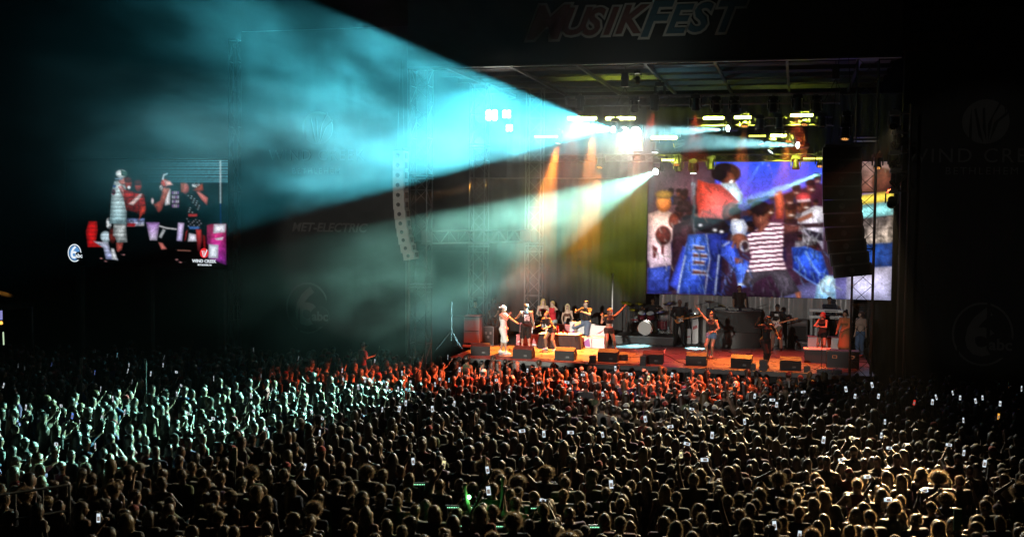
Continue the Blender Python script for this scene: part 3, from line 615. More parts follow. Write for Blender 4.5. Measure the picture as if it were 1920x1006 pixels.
lens_me = {k: MB().lathe([(.0, .098), (.12, .098)], n=20, cap=False).mesh('lens', k, 0) for k in ('lens_cyan', 'lens_white', 'lens_dark', 'lens_orange')}
base_me = MB().box((0, 0, .07), (.34, .26, .14), taper=.9).mesh('base', 'black', 0)
arm_me = MB().box((0, 0, -.13), (.045, .12, .30)).mesh('yoke_arm', 'black', 0)
clamp_me = MB().tube((-.05, 0, .17), (.05, 0, .17), .05, n=10).mesh('clamp', 'dark_alu')
def moving_head(label, lens_pos, aim, lens='lens_dark', power=0., col=(1, 1, 1), ang=20., blend=.15, rad=.07, name='moving_head_light', group='lights on the stage rig', size=1.):
    d = (Vector(aim)-lens_pos).normalized(); c = lens_pos-d*.12*size
    t = thing(name, label, 'stage light', c+Z*.30*size, -SA, group); t.scale = (size,)*3
    inst('base', base_me, t, loc=(0, 0, 0)); inst('clamp', clamp_me, t, loc=(0, 0, 0))
    dl = FRR.inverted()@d; yaw = math.atan2(dl.x, -dl.y) if math.hypot(dl.x, dl.y) > .05 else 0.
    for sx in (-1, 1): inst('yoke_arm', arm_me, t, Matrix.Rotation(yaw, 4, 'Z')@Matrix.Translation((sx*.185, 0, -.02)))
    q = dl.to_track_quat('Z', 'Y'); hm = Matrix.Translation((0, 0, -.30))@q.to_matrix().to_4x4()
    h = inst('head', head_me, t, hm); inst('lens', lens_me[lens], h)
    if power:
        l = bpy.data.lights.new('lamp', 'SPOT'); l.energy = power; l.color = col; l.spot_size = R_(ang); l.spot_blend = blend; l.shadow_soft_size = rad
        o = bpy.data.objects.new('lamp', l); link(o, t); m4 = Matrix.Translation(Vector((0, 0, -.30))+dl*.16)@dl.to_track_quat('-Z', 'Y').to_matrix().to_4x4(); o.matrix_local = m4
    return t
CY = (.09, .70, .86); CY2 = (.38, 1., .82); CYW = (.38, .92, 1.); OR = (1., .26, .03); OR2 = (1., .075, .03)
K = 1.0
_d = W(-17, -10., 10.2)-C0; _k = (-14.-(C0-O).dot(V))/_d.dot(V); B1T = C0+_d*_k      # same heading in the picture, further out over the audience
# the five great cyan beams
moving_head('moving head throwing the widest cyan beam out to the left', S(1149, 243, 2.2), B1T, 'lens_cyan', 300000*K, CY, 28.5, .12)
moving_head('moving head sending a pale teal beam down left past the dancers', S(1229, 322, 3.5), F(290, 785, 1.5), 'lens_cyan', 150000*K, CY2, 21, .12)
moving_head('moving head with a thin cyan beam level to the left, nearest the roof centre', S(1364, 241, 4.4), S(1060, 258, 0.), 'lens_cyan', 260000*K, CYW, 10, .3)
moving_head('moving head with a cyan beam over the right half of the video wall', S(1495, 272, 4.6), S(1190, 262, 1.2), 'lens_cyan', 260000*K, CYW, 10, .3)
moving_head('moving head beside the right speaker array with a beam across the video wall', S(1548, 321, 5.5), S(1150, 480, 3.6), 'lens_cyan', 330000*K, CYW, 9, .3)
moving_head('moving head pointing its narrow white beam straight down at the screen edge', S(1228, 287, 6.4), S(1208, 520, 6.2), 'lens_cyan', 60000*K, CYW, 8, .4)
moving_head('moving head with a short narrow white beam before the video wall', S(1300, 326, 6.4), S(1302, 470, 6.2), 'lens_cyan', 100000*K, CYW, 7, .5)
moving_head('moving head with a narrow cyan beam crossing a yellow one', S(1444, 285, 6.2), S(1360, 400, 6.), 'lens_cyan', 60000*K, CYW, 6, .4)
moving_head('moving head with a narrow amber beam crossing a cyan one', S(1428, 271, 6.2), S(1466, 380, 6.), 'lens_orange', 50000*K, (1, .5, .05), 5, .4)
moving_head('moving head with a hair-thin long amber beam towards the left towers', S(1262, 272, 6.0), S(880, 352, 4.6), 'lens_orange', 160000*K, (1, .42, .06), 2.2, .5)
moving_head('moving head on the front truss throwing soft cyan light up to the roof tarp', S(1240, 176, 2.0), S(1330, 120, 5.5), 'lens_cyan', 130*K, (.30, .75, .9), 120, 1.)
moving_head('small added cyan-white lamp below the roof edge to brighten the festival sign', W(L(1195, 130, -3.4)[0], -3.4, ZR-.9), W(L(1180, 40, -.6)[0], -.6, ZR+1.6), 'lens_dark', 55*K, (.85, .90, .80), 130, 1., size=.6)  # added lamp that lifts the sign out of the dark
# orange PAR washes
for i, (x, y, v, tx, ty, pw, lab) in enumerate([
        (1046, 270, 5.5, 985, 560, 17000, 'orange wash light hanging left of the roof centre above the dancers'),
        (1124, 315, 6.5, 1085, 560, 18000, 'orange wash light hanging lowest above the back curtain'),
        (1112, 246, 5.0, 1085, 560, 15000, 'orange wash light hidden in the glare of the great cyan beam'),
        (1196, 276, 5.0, 1168, 560, 3500, 'orange wash light under the white blinder'),
        (1396, 238, 4.6, 1368, 520, 3500, 'orange wash light on the middle truss left of the yellow batten'),
        (1508, 235, 4.6, 1480, 520, 3500, 'orange wash light on the middle truss near the right hoist'),
        (1478, 266, 5.4, 1440, 520, 4000, 'orange wash light just above the cyan beam at the screen top'),
        (1268, 310, 6.6, 1256, 560, 0, 'orange wash light in front of the screen top left corner'),
        (1538, 313, 6.0, 1530, 560, 0, 'small orange wash light left of the right speaker array'),
        (1584, 262, .8, 1562, 610, 3600, 'orange wash light just above the right speaker array'),
        (1645, 316, 4.5, 1630, 560, 0, 'orange wash light right of the right truss tower')]):
    moving_head(lab, S(x, y, v), S(tx, ty, v-2.), 'lens_orange', pw*4.5*K, OR, 24, .45, .1, name='wash_light')
# white blinder and the white lamps seen through the big beam
def blinder(label, x, y, v, wd, ht, power, aim, ang):
    t = thing('blinder_light', label, 'stage light', S(x, y, v), -SA, 'lights on the stage rig')
    MB().box((0, .09, 0), (wd+.06, .16, ht+.06)).build('housing', 'black', t, smooth=0)
    for i in (-1, 1):
        for j in (-1, 1): MB().lathe([(.0, .0), (wd*.22, .0)], (i*wd*.25, -.004, j*ht*.25), (0, -1, 0), n=18, cap=False).build('bulb', 'lens_white', t, smooth=0)
    MB().tube((0, .1, ht/2), (0, .1, ht/2+.6), .02).build('bracket', 'dark_alu', t)
    if not power: return
    l = bpy.data.lights.new('lamp', 'SPOT'); l.energy = power; l.color = (1., .95, .78); l.spot_size = R_(ang); l.spot_blend = .6; l.shadow_soft_size = .2
    o = bpy.data.objects.new('lamp', l); link(o, t); o.location = (0, -.12, 0); dl = FRR.inverted()@(Vector(aim)-S(x, y, v)); o.rotation_euler = dl.to_track_quat('-Z', 'Y').to_euler()
blinder('dazzling white four-bulb blinder at the centre of the rig', 1181, 259, 4.2, .9, .9, 10000*K, F(1100, 860, 1.5), 58)
blinder('white blinder left of the roof centre, larger of the pair in the cyan beam', 922, 216, 4.6, .5, .4, 0, F(800, 860, 1.5), 40)
blinder('small white blinder left of the roof centre beside the larger one', 950, 214, 4.6, .34, .3, 0, F(700, 860, 1.5), 40)
blinder('lowest small white blinder inside the great cyan beam', 955, 240, 5., .26, .26, 0, F(900, 860, 1.5), 40)
# added mast and heads that rim-light the crowd from the right
mu = L(1703, 400, -2.2)[0]
mast = thing('added_light_mast', 'added slim black lighting mast right of the right speaker array', 'mast', W(mu, -2.2, 0), -SA)
MB().tube((0, 0, 0), (0, 0, 10.2), .05).build('pole', 'black', mast); MB().lathe([(.5, 0), (.5, .06), (.08, .1)], n=16).build('foot', 'black', mast)
for zz in (9.8, 9.2, 8.6, 8.0, 7.4): MB().tube((-.55, 0, zz+.12), (.05, 0, zz+.12), .03).build('outrigger', 'black', mast)
def side(z): return W(mu-.5, -2.25, z-.3)
moving_head('added moving head on the mast throwing warm white light to the right crowd', side(7.4), F(1655, 890, 1.6), 'lens_dark', 85000*K, (1., .70, .36), 14, .8)
moving_head('added moving head high on the mast throwing red light on the rows left of centre', side(9.2), F(930, 702, 1.6), 'lens_dark', 70000*K, (1., .15, .05), 22, .9)
moving_head('added moving head halfway up the mast throwing red light on the rows at stage centre', side(8.0), F(1260, 712, 1.6), 'lens_dark', 42000*K, (1., .13, .04), 40, .9)
moving_head('added moving head near the mast top throwing amber light over the middle crowd', side(8.6), F(1000, 860, 1.6), 'lens_dark', 14000*K, (1., .82, .46), 42, .9)
moving_head('added moving head on the mast top throwing amber light over the right crowd', side(9.8), F(1480, 850, 1.6), 'lens_dark', 10000*K, (1., .78, .42), 44, .9)
# red wash on the deck, from the front truss
for i, (x, tx, ty) in enumerate([(1086, 960, 664), (1226, 1130, 668), (1304, 1290, 672), (1495, 1470, 676)]):
    moving_head(('moving head first from the left', 'tapered moving head second from the left', 'tapered moving head right of the roof centre', 'moving head nearest the right hoist')[i]+' on the front truss washing the deck red', S(x, 208, 1.5), F(tx, ty), 'lens_dark', 13000*K, OR2, 44, .9)
# dark idle heads
for x, y, v, lab in ((1425, 244, 4.6, 'idle dark moving head on the middle truss right of an orange wash'), (1461, 242, 4.6, 'idle dark moving head at the middle of the middle truss'), (1541, 240, 4.6, 'idle dark moving head at the right end of the middle truss'),
                     (1272, 322, 7.0, 'idle dark moving head before the screen left of the tall hat'), (1333, 318, 7.0, 'idle dark moving head before the top of the video wall'), (1492, 318, 7.0, 'idle dark moving head before the blue top of the video wall'), (1588, 240, 1., 'idle dark moving head beside the right truss tower')):
    moving_head(lab, S(x, y, v), S(x-4, y+200, v-.4), name='moving_head_light')
for x, lab in ((1190, 'idle wide moving head left of the roof centre on the front truss'), (1343, 'idle wide moving head right of the roof centre on the front truss'), (1377, 'idle tapered moving head at the middle of the front truss'), (1450, 'idle tapered moving head right of the middle of the front truss'), (1531, 'idle moving head at the right end of the front truss')):
    moving_head(lab, S(x, 211, 1.6), S(x-3, 420, 1.4))
# yellow LED battens
bar_me = {}
def batten(label, x0, x1, y, v, power):
    a = S(x0, y, v); b = S(x1, y, v); ln = (b-a).length
    t = thing('led_batten', label, 'stage light', (a+b)/2, -SA, 'lights on the stage rig')
    MB().box((0, .06, 0), (ln+.04, .1, .10)).build('housing', 'black', t, smooth=0)
    n = max(4, int(ln/.075)); cell = MB().box((0, 0, 0), (ln/n*.8, .012, .06)).mesh('diode', 'bar_yellow', 0)
    for i in range(n): inst('diode', cell, t, loc=(-ln/2+ln*(i+.5)/n, .002, 0))
    MB().tube((0, .06, .05), (0, .06, .4), .015).build('bracket', 'dark_alu', t)
    if power:
        l = bpy.data.lights.new('lamp', 'AREA'); l.shape = 'RECTANGLE'; l.size = ln; l.size_y = .06; l.energy = power*13; l.color = (.80, .95, .07); l.spread = R_(100)
        o = bpy.data.objects.new('lamp', l); link(o, t); o.location = (0, -.03, 0); o.rotation_euler = (PI/2-.1, 0, 0)
for lab, a in (('yellow LED batten left of the roof centre, half inside the cyan beam', (1066, 1117, 222, 3.2, 300)), ('yellow LED batten right above the white blinder', (1137, 1190, 222, 3.2, 380)),
               ('yellow LED batten inside the great cyan beam', (1002, 1046, 256, 5.4, 0)), ('yellow LED batten right of the white blinder', (1222, 1268, 258, 5.4, 220)),
               ('brightest yellow LED batten above the screen top left corner', (1230, 1275, 301, 7.2, 110)), ('thin yellow LED batten right of the roof centre', (1320, 1356, 221, 4.4, 120)),
               ('thin yellow LED batten behind a tapered moving head', (1371, 1407, 220, 4.4, 200)), ('bright yellow LED batten above an orange wash near the right hoist', (1483, 1523, 216, 4.4, 160)),
               ('short yellow LED batten under the middle truss', (1404, 1436, 255, 6., 0)), ('yellow LED batten under the middle truss beside the short one', (1446, 1487, 254, 6., 180)), ('yellow LED batten left of the right speaker array', (1506, 1546, 297, 6., 0))):
    batten(lab, *a)
# rig trusses and chain hoists
def level(label, x0, x1, y, v, size, bay, mat='dark_alu'):
    a = L(x0, y, v); b = L(x1, y, v); zz = (a[2]+b[2])/2
    return truss('rig_truss', label, W(a[0], v, zz), W(b[0], v, zz), size, bay, mat, r=.022, rb=.011)
level('dark front lighting truss hanging under the roof edge', 1062, 1574, 187, 1.6, .34, .42)
level('dark middle lighting truss carrying orange washes', 1290, 1562, 228, 4.8, .30, .45)
level('dark rear lighting truss over the video wall', 985, 1560, 296, 7.3, .28, .5)
def hoist(label, x, y, v):
    t = thing('chain_hoist', label, 'hoist', S(x, y, v), -SA)
    MB().box((0, 0, 0), (.24, .22, .5)).build('motor', 'black', t, smooth=0); MB().tube((0, 0, .25), (0, 0, max(.3, ZR+.3-t.location.z)), .018).build('chain', 'dark_alu', t)
    for s_ in (-1, 1): MB().tube((0, 0, -.25), (s_*.35, 0, -1.0), .015).build('sling', 'cable', t)
hoist('black chain hoist holding the front truss at the roof centre', 1172, 150, 1.6); hoist('black chain hoist holding the front truss at its right end', 1567, 135, 1.6)
# ---------------------------------------------------------------- hanging speaker arrays
def array(label, pts, wd, dp, mat, face, v):
    zs = [S(x, y, v) for x, y in pts]; t = thing('speaker_array', label, 'speakers', zs[0]+Z*.3, -SA)
    inv = t.matrix_basis.inverted() if False else (Matrix.Translation(zs[0]+Z*.3)@Matrix.Rotation(-SA, 4, 'Z')).inverted()
    for k, p in enumerate(zs):
        a = zs[max(k-1, 0)]; b = zs[min(k+1, len(zs)-1)]; d = inv.to_3x3()@(b-a).normalized(); h = (b-a).length/(2 if 0 < k < len(zs)-1 else 1)
        tilt = .45*math.atan2(d.x, -d.z); pl = inv@p
        c = bpy.data.objects.new('speaker_cabinet', None); c = MB()
        c.box((0, 0, 0), (wd, dp, h*.985)); o = c.build('speaker_cabinet', mat, t, smooth=0); o.location = pl; o.rotation_euler = (0, -tilt, 0)
        MB().box((0, -dp/2-.006, 0), (wd*.9, .012, h*.82)).build('grille', face, o, smooth=0)
        hb = MB(); hb.lathe([(h*.20, 0), (h*.22, .02), (h*.12, .021), (0, .005)], (-.02*wd, -dp/2-.012, .02*h), (0, -1, 0), n=14); hb.build('horn', 'black', o)
        MB().box((wd/2+.012, 0, 0), (.02, dp*.5, h*.6)).build('rigging_plate', 'dark_alu', o, smooth=0)
    MB().box((0, 0, -.05), (wd*.9, dp*.9, .08)).build('fly_frame', 'dark_alu', t, smooth=0)
    top = ZR+.2-(zs[0].z+.3)
    for s_ in (-1, 1): MB().tube((s_*wd*.3, 0, 0), (s_*wd*.1, 0, max(.4, top)), .012).build('steel_cable', 'cable', t)
    return t
array('pale curved line of speakers hanging beside the left truss tower', [(751, 292), (751, 310), (751, 329), (751, 347.5), (751.5, 366), (752, 384), (754, 401.5), (756, 419), (758.5, 435), (761.5, 450), (765.5, 465), (770.5, 479)], .42, .5, 'grey_cab', 'grey_cab', -.9)
array('large black curved speaker array hanging at the right of the stage', [(1578, 288), (1578, 312), (1578, 337), (1578, 362), (1579, 387), (1580.5, 412), (1583, 437), (1587, 461), (1592, 484), (1598, 506)], 1.2, .7, 'black', 'black_matte', -1.2)
# ---------------------------------------------------------------- haze and smoke
def vol_mat(n, dens, aniso=.35):
    m = bpy.data.materials.new(n); m.use_nodes = True; t = m.node_tree; t.nodes.clear()
    o = t.nodes.new('ShaderNodeOutputMaterial'); p = t.nodes.new('ShaderNodeVolumePrincipled')
    p.inputs['Color'].default_value = (1, 1, 1, 1); p.inputs['Density'].default_value = dens; p.inputs['Anisotropy'].default_value = aniso
    t.links.new(p.outputs[0], o.inputs['Volume']); m.cycles.volume_sampling = 'MULTIPLE_IMPORTANCE'; MATS[n] = m
    return m, t, p
HAZE_D = .00006; SMOKE_D = .018
vol_mat('haze', HAZE_D)
m = MB(); m.box((0, 70, 10), (246, 266, 22.6)); tag(m.build('haze', 'haze', smooth=0), kind='stuff')
m_, t, p = vol_mat('smoke', 0.); m_.cycles.homogeneous_volume = False
tc = t.nodes.new('ShaderNodeTexCoord'); no = t.nodes.new('ShaderNodeTexNoise'); no.inputs['Scale'].default_value = .42; no.inputs['Detail'].default_value = 5.; no.inputs['Roughness'].default_value = .62
mp = t.nodes.new('ShaderNodeMapping'); mp.inputs['Scale'].default_value = (1., .26, 1.15); mp.inputs['Location'].default_value = (3.1, 1.7, .4)
t.links.new(tc.outputs['Object'], mp.inputs[0]); t.links.new(mp.outputs[0], no.inputs['Vector'])
mr = t.nodes.new('ShaderNodeMapRange'); mr.inputs[1].default_value = .46; mr.inputs[2].default_value = .585; mr.inputs[3].default_value = .12; mr.inputs[4].default_value = 1.
t.links.new(no.outputs['Fac'], mr.inputs[0])
sx = t.nodes.new('ShaderNodeSeparateXYZ'); t.links.new(tc.outputs['Object'], sx.inputs[0])
def fall(sock, a, b):                          # smooth fade from 0 at a to 1 at b
    f_ = t.nodes.new('ShaderNodeMapRange'); f_.interpolation_type = 'SMOOTHSTEP'; f_.inputs[1].default_value = a; f_.inputs[2].default_value = b; t.links.new(sock, f_.inputs[0]); return f_.outputs[0]
def mul(a, b):
    k = t.nodes.new('ShaderNodeMath'); k.operation = 'MULTIPLY'
    for i, s_ in enumerate((a, b)):
        if isinstance(s_, float): k.inputs[i].default_value = s_
        else: t.links.new(s_, k.inputs[i])
    return k.outputs[0]
SM = (-19., 14., -16., 9., .3, 15.5)
def mth(op, a, b):
    k = t.nodes.new('ShaderNodeMath'); k.operation = op
    for i, s_ in enumerate((a, b)):
        if isinstance(s_, (int, float)): k.inputs[i].default_value = s_
        else: t.links.new(s_, k.inputs[i])
    return k.outputs[0]
vd = t.nodes.new('ShaderNodeVectorMath'); vd.operation = 'DISTANCE'; vd.inputs[1].default_value = (-1.5, 2.2, 9.8); t.links.new(tc.outputs['Object'], vd.inputs[0])
q = mul(mth('ADD', mul(mr.outputs[0], fall(sx.outputs[0], -1., -6.)), mul(fall(sx.outputs[0], -6., -1.), .36)), mul(fall(vd.outputs['Value'], 21., 8.), fall(sx.outputs[0], 14., 8.)))
q = mul(q, mul(fall(sx.outputs[1], -16., -9.), fall(sx.outputs[1], 9., 7.)))
def mth(op, a, b):
    k = t.nodes.new('ShaderNodeMath'); k.operation = op
    for i, s_ in enumerate((a, b)):
        if isinstance(s_, (int, float)): k.inputs[i].default_value = s_
        else: t.links.new(s_, k.inputs[i])
    return k.outputs[0]
zz_ = mth('SUBTRACT', sx.outputs[2], mth('MINIMUM', mth('MAXIMUM', mth('MULTIPLY', mth('ADD', sx.outputs[0], 6.), .85), 0.), 4.3))   # thinner over the right half of the deck
q = mul(q, mul(fall(zz_, 1.2, 5.), fall(sx.outputs[2], 15.5, 13.)))
q = mul(q, mth('MAXIMUM', fall(sx.outputs[0], 2.5, -1.), fall(sx.outputs[1], .3, 2.2)))                           # no smoke out front on the right
q = mul(q, mth('MAXIMUM', fall(sx.outputs[2], 5.5, 8.), fall(sx.outputs[1], -12., -4.)))                               # low smoke stays near the stage
t.links.new(mul(q, SMOKE_D), p.inputs['Density'])
m = MB(); sbox(m, *SM); o = m.build('smoke', 'smoke', smooth=0); o.matrix_world = FR; tag(o, kind='stuff')
# ================================================================ people: signed-distance bodies meshed as one continuous surface
def rcone(Pn, a, b, ra, rb):
    a = np.asarray(a, np.float32); b = np.asarray(b, np.float32); pa = Pn-a; ba = b-a
    h = np.clip((pa@ba)/max(float(ba@ba), 1e-9), 0, 1); return np.linalg.norm(pa-h[..., None]*ba, axis=-1)-(ra+(rb-ra)*h)
def ellip(Pn, c, r, Rm=None):
    q = Pn-np.asarray(c, np.float32)
    if Rm is not None: q = q@Rm
    r = np.asarray(r, np.float32); k0 = np.linalg.norm(q/r, axis=-1); k1 = np.linalg.norm(q/(r*r), axis=-1)+1e-9; return k0*(k0-1)/k1
def smin(a, b, k): h = np.clip(.5+.5*(b-a)/k, 0, 1); return b+(a-b)*h-k*h*(1-h)
CORN = [(i, j, k) for i in (0, 1) for j in (0, 1) for k in (0, 1)]
EDG = [(a, b) for a in range(8) for b in range(a+1, 8) if sum(abs(CORN[a][i]-CORN[b][i]) for i in range(3)) == 1]
def snets(Fn, lo, hi, h):
    """surface-net mesh of field Fn(points) < 0 on a grid of pitch h"""
    lo = np.array(lo, np.float32); n = np.ceil((np.array(hi)-lo)/h).astype(int)+1
    ax = [lo[i]+h*np.arange(n[i], dtype=np.float32) for i in range(3)]
    G = np.stack(np.meshgrid(*ax, indexing='ij'), -1); f = Fn(G.reshape(-1, 3)).reshape(n)
    s = f < 0; cnt = sum(s[i:n[0]-1+i, j:n[1]-1+j, k:n[2]-1+k].astype(np.int8) for i, j, k in CORN)
    m = (cnt > 0) & (cnt < 8); ids = np.argwhere(m); idx = np.full(m.shape, -1, np.int64); idx[m] = np.arange(len(ids))
    pos = np.zeros((len(ids), 3)); wt = np.zeros(len(ids)); C = np.array(CORN)
    fv = [f[tuple((ids+C[k]).T)] for k in range(8)]
    for a, b in EDG:
        cr = (fv[a] < 0) != (fv[b] < 0); t_ = np.where(cr, fv[a]/np.where(cr, fv[a]-fv[b], 1), 0)
        pos += np.where(cr[:, None], C[a]+(C[b]-C[a])*t_[:, None], 0); wt += cr
    vs = (ids+pos/wt[:, None])*h+lo; fs = []
    for d in range(3):
        b, c = (d+1) % 3, (d+2) % 3; e = np.eye(3, dtype=int)
        sl0 = [slice(None)]*3; sl1 = [slice(None)]*3; sl0[d] = slice(0, n[d]-1); sl1[d] = slice(1, n[d])
        df = s[tuple(sl0)] != s[tuple(sl1)]; pp = np.argwhere(df)
        pp = pp[(pp[:, b] > 0) & (pp[:, c] > 0) & (pp[:, b] < n[b]-1) & (pp[:, c] < n[c]-1)]
        if not len(pp): continue
        q = np.stack([idx[tuple((pp-o_).T)] for o_ in (0*e[b], e[b], e[b]+e[c], e[c])], -1)
        fl = s[tuple(pp.T)]; q = np.where(fl[:, None], q, q[:, ::-1]); fs.append(q)
    return vs, np.concatenate(fs) if fs else np.zeros((0, 4), int)
def ik(a, b, l1, l2, pole):
    a = np.array(a, float); b = np.array(b, float); d = b-a; Ln = np.linalg.norm(d)+1e-9; mx = (l1+l2)*.998
    if Ln > mx: b = a+d/Ln*mx; d = b-a; Ln = mx
    x = (l1*l1-l2*l2+Ln*Ln)/(2*Ln); y = math.sqrt(max(l1*l1-x*x, 0)); u = d/Ln
    p = np.array(pole, float); p = p-u*(p@u); p = p/(np.linalg.norm(p)+1e-9); return a+u*x+p*y, b
def rotm(yaw=0., pitch=0., roll=0.): return np.array((Matrix.Rotation(yaw, 3, 'Z')@Matrix.Rotation(pitch, 3, 'X')@Matrix.Rotation(roll, 3, 'Y')))
class Fig:
    """one person, local frame: feet on z=0, facing -y, 1.75 m tall. L is the x<0 side."""
    def __init__(s, **k):
        g = dict(sex='m', hip=(0, 0, .93), lean=(0, 0), hl=(-.27, -.02, .80), hr=(.27, -.02, .80), el=(-.3, .6, -.2), er=(.3, .6, -.2), fl=(-.10, 0, .07), fr=(.10, 0, .07), kl=(-.1, -1, 0), kr=(.1, -1, 0),
                 head=(0, 0, 0), hair='short', top='tee', low='jeans', cap=None, fat=1., toes=(0, 0), dress=False)
        g.update(k); s.__dict__.update(g); f_ = s.sex == 'f'
        H = np.array(s.hip, float); s.P = H
        dl = np.array([s.lean[0], s.lean[1], 0.]); up_ = dl*1.0+np.array([0, 0, .50]); up_ = up_/np.linalg.norm(up_)*.50
        s.sh = H+up_; s.ch = H+up_*.74; s.ab = H+up_*.36; s.ud = up_/.5
        sw = .165 if f_ else .195; s.sw = sw
        s.SL = s.sh+np.array([-sw, 0, -.01]); s.SR = s.sh+np.array([sw, 0, -.01])
        s.EL, s.HL = ik(s.SL, s.hl, .29, .26, s.el); s.ER, s.HR = ik(s.SR, s.hr, .29, .26, s.er)
        hw = .09; s.JL = H+np.array([-hw, 0, -.02]); s.JR = H+np.array([hw, 0, -.02])
        s.KL, s.AL = ik(s.JL, s.fl, .43, .43, s.kl); s.KR, s.AR = ik(s.JR, s.fr, .43, .43, s.kr)
        s.Rh = rotm(*s.head); s.nk = s.sh+s.ud*.07; s.hc = s.sh+s.ud*.10+s.Rh@np.array([0, -.02, .105]); s.f_ = f_
    def hd(s, p): return s.hc+s.Rh@np.array(p, float)
    def torso(s, Pn, g=0.):
        f_ = s.fat; w_ = (.122 if s.f_ else .142)*f_
        d = ellip(Pn, s.P+np.array([0, 0, .01]), ((.168 if s.f_ else .16)*f_+g, .118*f_+g, .125+g))
        d = smin(d, ellip(Pn, s.ab, (w_+g, .098*f_+g, .17+g)), .06)
        d = smin(d, ellip(Pn, s.ch+np.array([0, .005, 0]), ((.14 if s.f_ else .165)*f_+g, (.10 if s.f_ else .115)*f_+g, .16+g)), .06)
        if s.f_:
            for k in (-1, 1): d = smin(d, ellip(Pn, s.ch+np.array([k*.065, -.085, .0]), (.06+g, .055+g, .06+g)), .03)
        return d
    def shoulders(s, Pn, g=0.):
        d = rcone(Pn, s.SL, s.SR, .058+g, .058+g); return smin(d, rcone(Pn, s.sh+s.ud*.0, s.nk+s.ud*.03, .085+g, .05+g), .05)
    def arm(s, Pn, sd, g=0., t0=0., t1=2.):
        a, b, c = (s.SL, s.EL, s.HL) if sd < 0 else (s.SR, s.ER, s.HR); k = .86 if s.f_ else 1.
        d = rcone(Pn, a, a+(b-a)*min(t1, 1), .056*k+g, (.056+(.042-.056)*min(t1, 1))*k+g)
        if t1 > 1: d = smin(d, rcone(Pn, b, b+(c-b)*(t1-1), .043*k+g, (.043+(.029-.043)*(t1-1))*k+g), .02)
        return d
    def leg(s, Pn, sd, g=0., t1=2., t0=0.):
        a, b, c = (s.JL, s.KL, s.AL) if sd < 0 else (s.JR, s.KR, s.AR); k = 1.04 if s.f_ else 1.
        a0 = a+(b-a)*min(t0, 1)
        d = rcone(Pn, a0, a+(b-a)*min(t1, 1), .092*k+g, (.092+(.057-.092)*min(t1, 1))*k+g) if t0 < 1 else np.full(len(Pn), 9., np.float32)
        if t1 > 1:
            q0 = b+(c-b)*max(t0-1, 0); q1 = b+(c-b)*(t1-1); m_ = b+(c-b)*.3; bk = np.array([0, .022, 0])
            d = smin(d, rcone(Pn, q0, q1, .057+g-.02*max(t0-1, 0), (.055-.02*(t1-1))+g), .02)
            if t0 < 1.2 and t1 > 1.6: d = smin(d, ellip(Pn, m_+bk, (.052+g, .054+g, .12+g)), .03)
        return d
    def foot(s, Pn, sd, g=0.):
        c = s.AL if sd < 0 else s.AR; a = s.toes[0 if sd < 0 else 1]; fd = np.array([math.sin(a), -math.cos(a), 0])
        z0 = np.array([0, 0, -.03]); return smin(rcone(Pn, c+z0*.7-fd*.04, c+z0+fd*.15-np.array([0, 0, .002]), .042+g, .034+g), rcone(Pn, c+z0, c+np.array([0, 0, .05]), .04+g, .038+g), .02)
    def palm(s, Pn, sd):
        a, b = (s.EL, s.HL) if sd < 0 else (s.ER, s.HR); d = (b-a)/np.linalg.norm(b-a); return rcone(Pn, b, b+d*.075, .028, .033)
    def headf(s, Pn, g=0.):
        q = (Pn-s.hc)@s.Rh; o = np.zeros(3)
        d = ellip(q, (0, .012, .02), (.076+g, .096+g, .10+g)); d = smin(d, ellip(q, (0, -.025, -.055), (.055+g, .066+g, .068+g)), .03)
        if g == 0:
            d = smin(d, rcone(q, (0, -.088, .012), (0, -.108, -.018), .009, .015), .014)
            for k in (-1, 1): d = smin(d, ellip(q, (k*.078, .01, -.005), (.014, .022, .032)), .01)
        return d
    def body(s, Pn):
        d = smin(s.torso(Pn), s.shoulders(Pn), .05); d = smin(d, rcone(Pn, s.sh, s.hd((0, .01, -.05)), .052, .048), .035); d = smin(d, s.headf(Pn), .012)
        for sd in (-1, 1):
            d = smin(d, s.arm(Pn, sd), .03); d = smin(d, s.palm(Pn, sd), .015); d = smin(d, s.leg(Pn, sd), .04); d = smin(d, s.foot(Pn, sd), .015)
        return d
    def shirt(s, Pn):
        g = .014; t = s.top; d = s.torso(Pn, g)
        sl = {'tee': .62, 'long': 1.92, 'tank': 0, 'crop': .45, 'vest': 0, 'bikini': 0, 'robe': 1.7}[t]
        up_z = (Pn-s.sh)@s.ud
        if t in ('tee', 'long', 'robe', 'crop', 'tank', 'vest'): d = smin(d, s.shoulders(Pn, g if sl else g-.004), .05)
        if sl:
            for sd in (-1, 1): d = smin(d, s.arm(Pn, sd, g+.006 if t != 'long' else g, t1=sl), .03)
        lo = {'crop': -.27, 'bikini': -.2, 'vest': -.36, 'robe': -.95, 'tank': -.56}.get(t, -.53)
        d = np.maximum(d, -(up_z-lo)); d = np.maximum(d, up_z-{'bikini': -.085}.get(t, .055))
        if t in ('tank', 'vest'):                     # deep arm holes
            q = np.abs((Pn-s.sh)[:, 0]); d = np.maximum(d, np.where(up_z > -.16, q-.135, -1))
        if t in ('robe',):
            d = smin(d, np.maximum(rcone(Pn, s.P, s.P-np.array([0, 0, .5]), .19, .26), (s.P[2]-.62)-Pn[:, 2]), .04)
        return d
    def lower(s, Pn):
        g = .015; t = s.low; t1 = {'jeans': 1.93, 'shorts': 1.02, 'hot': .22, 'skirt': .5}[t]
        if t in ('shorts', 'jeans'): g = .02
        d = ellip(Pn, s.P+np.array([0, 0, .0]), (.165*s.fat+g, .118*s.fat+g, .13))
        for sd in (-1, 1): d = smin(d, s.leg(Pn, sd, g+(.022 if t == 'shorts' else 0), t1=t1), .04)
        return np.maximum(d, Pn[:, 2]-(s.P[2]+.07))
    def shoe(s, Pn, sd): return s.foot(Pn, sd, .012)
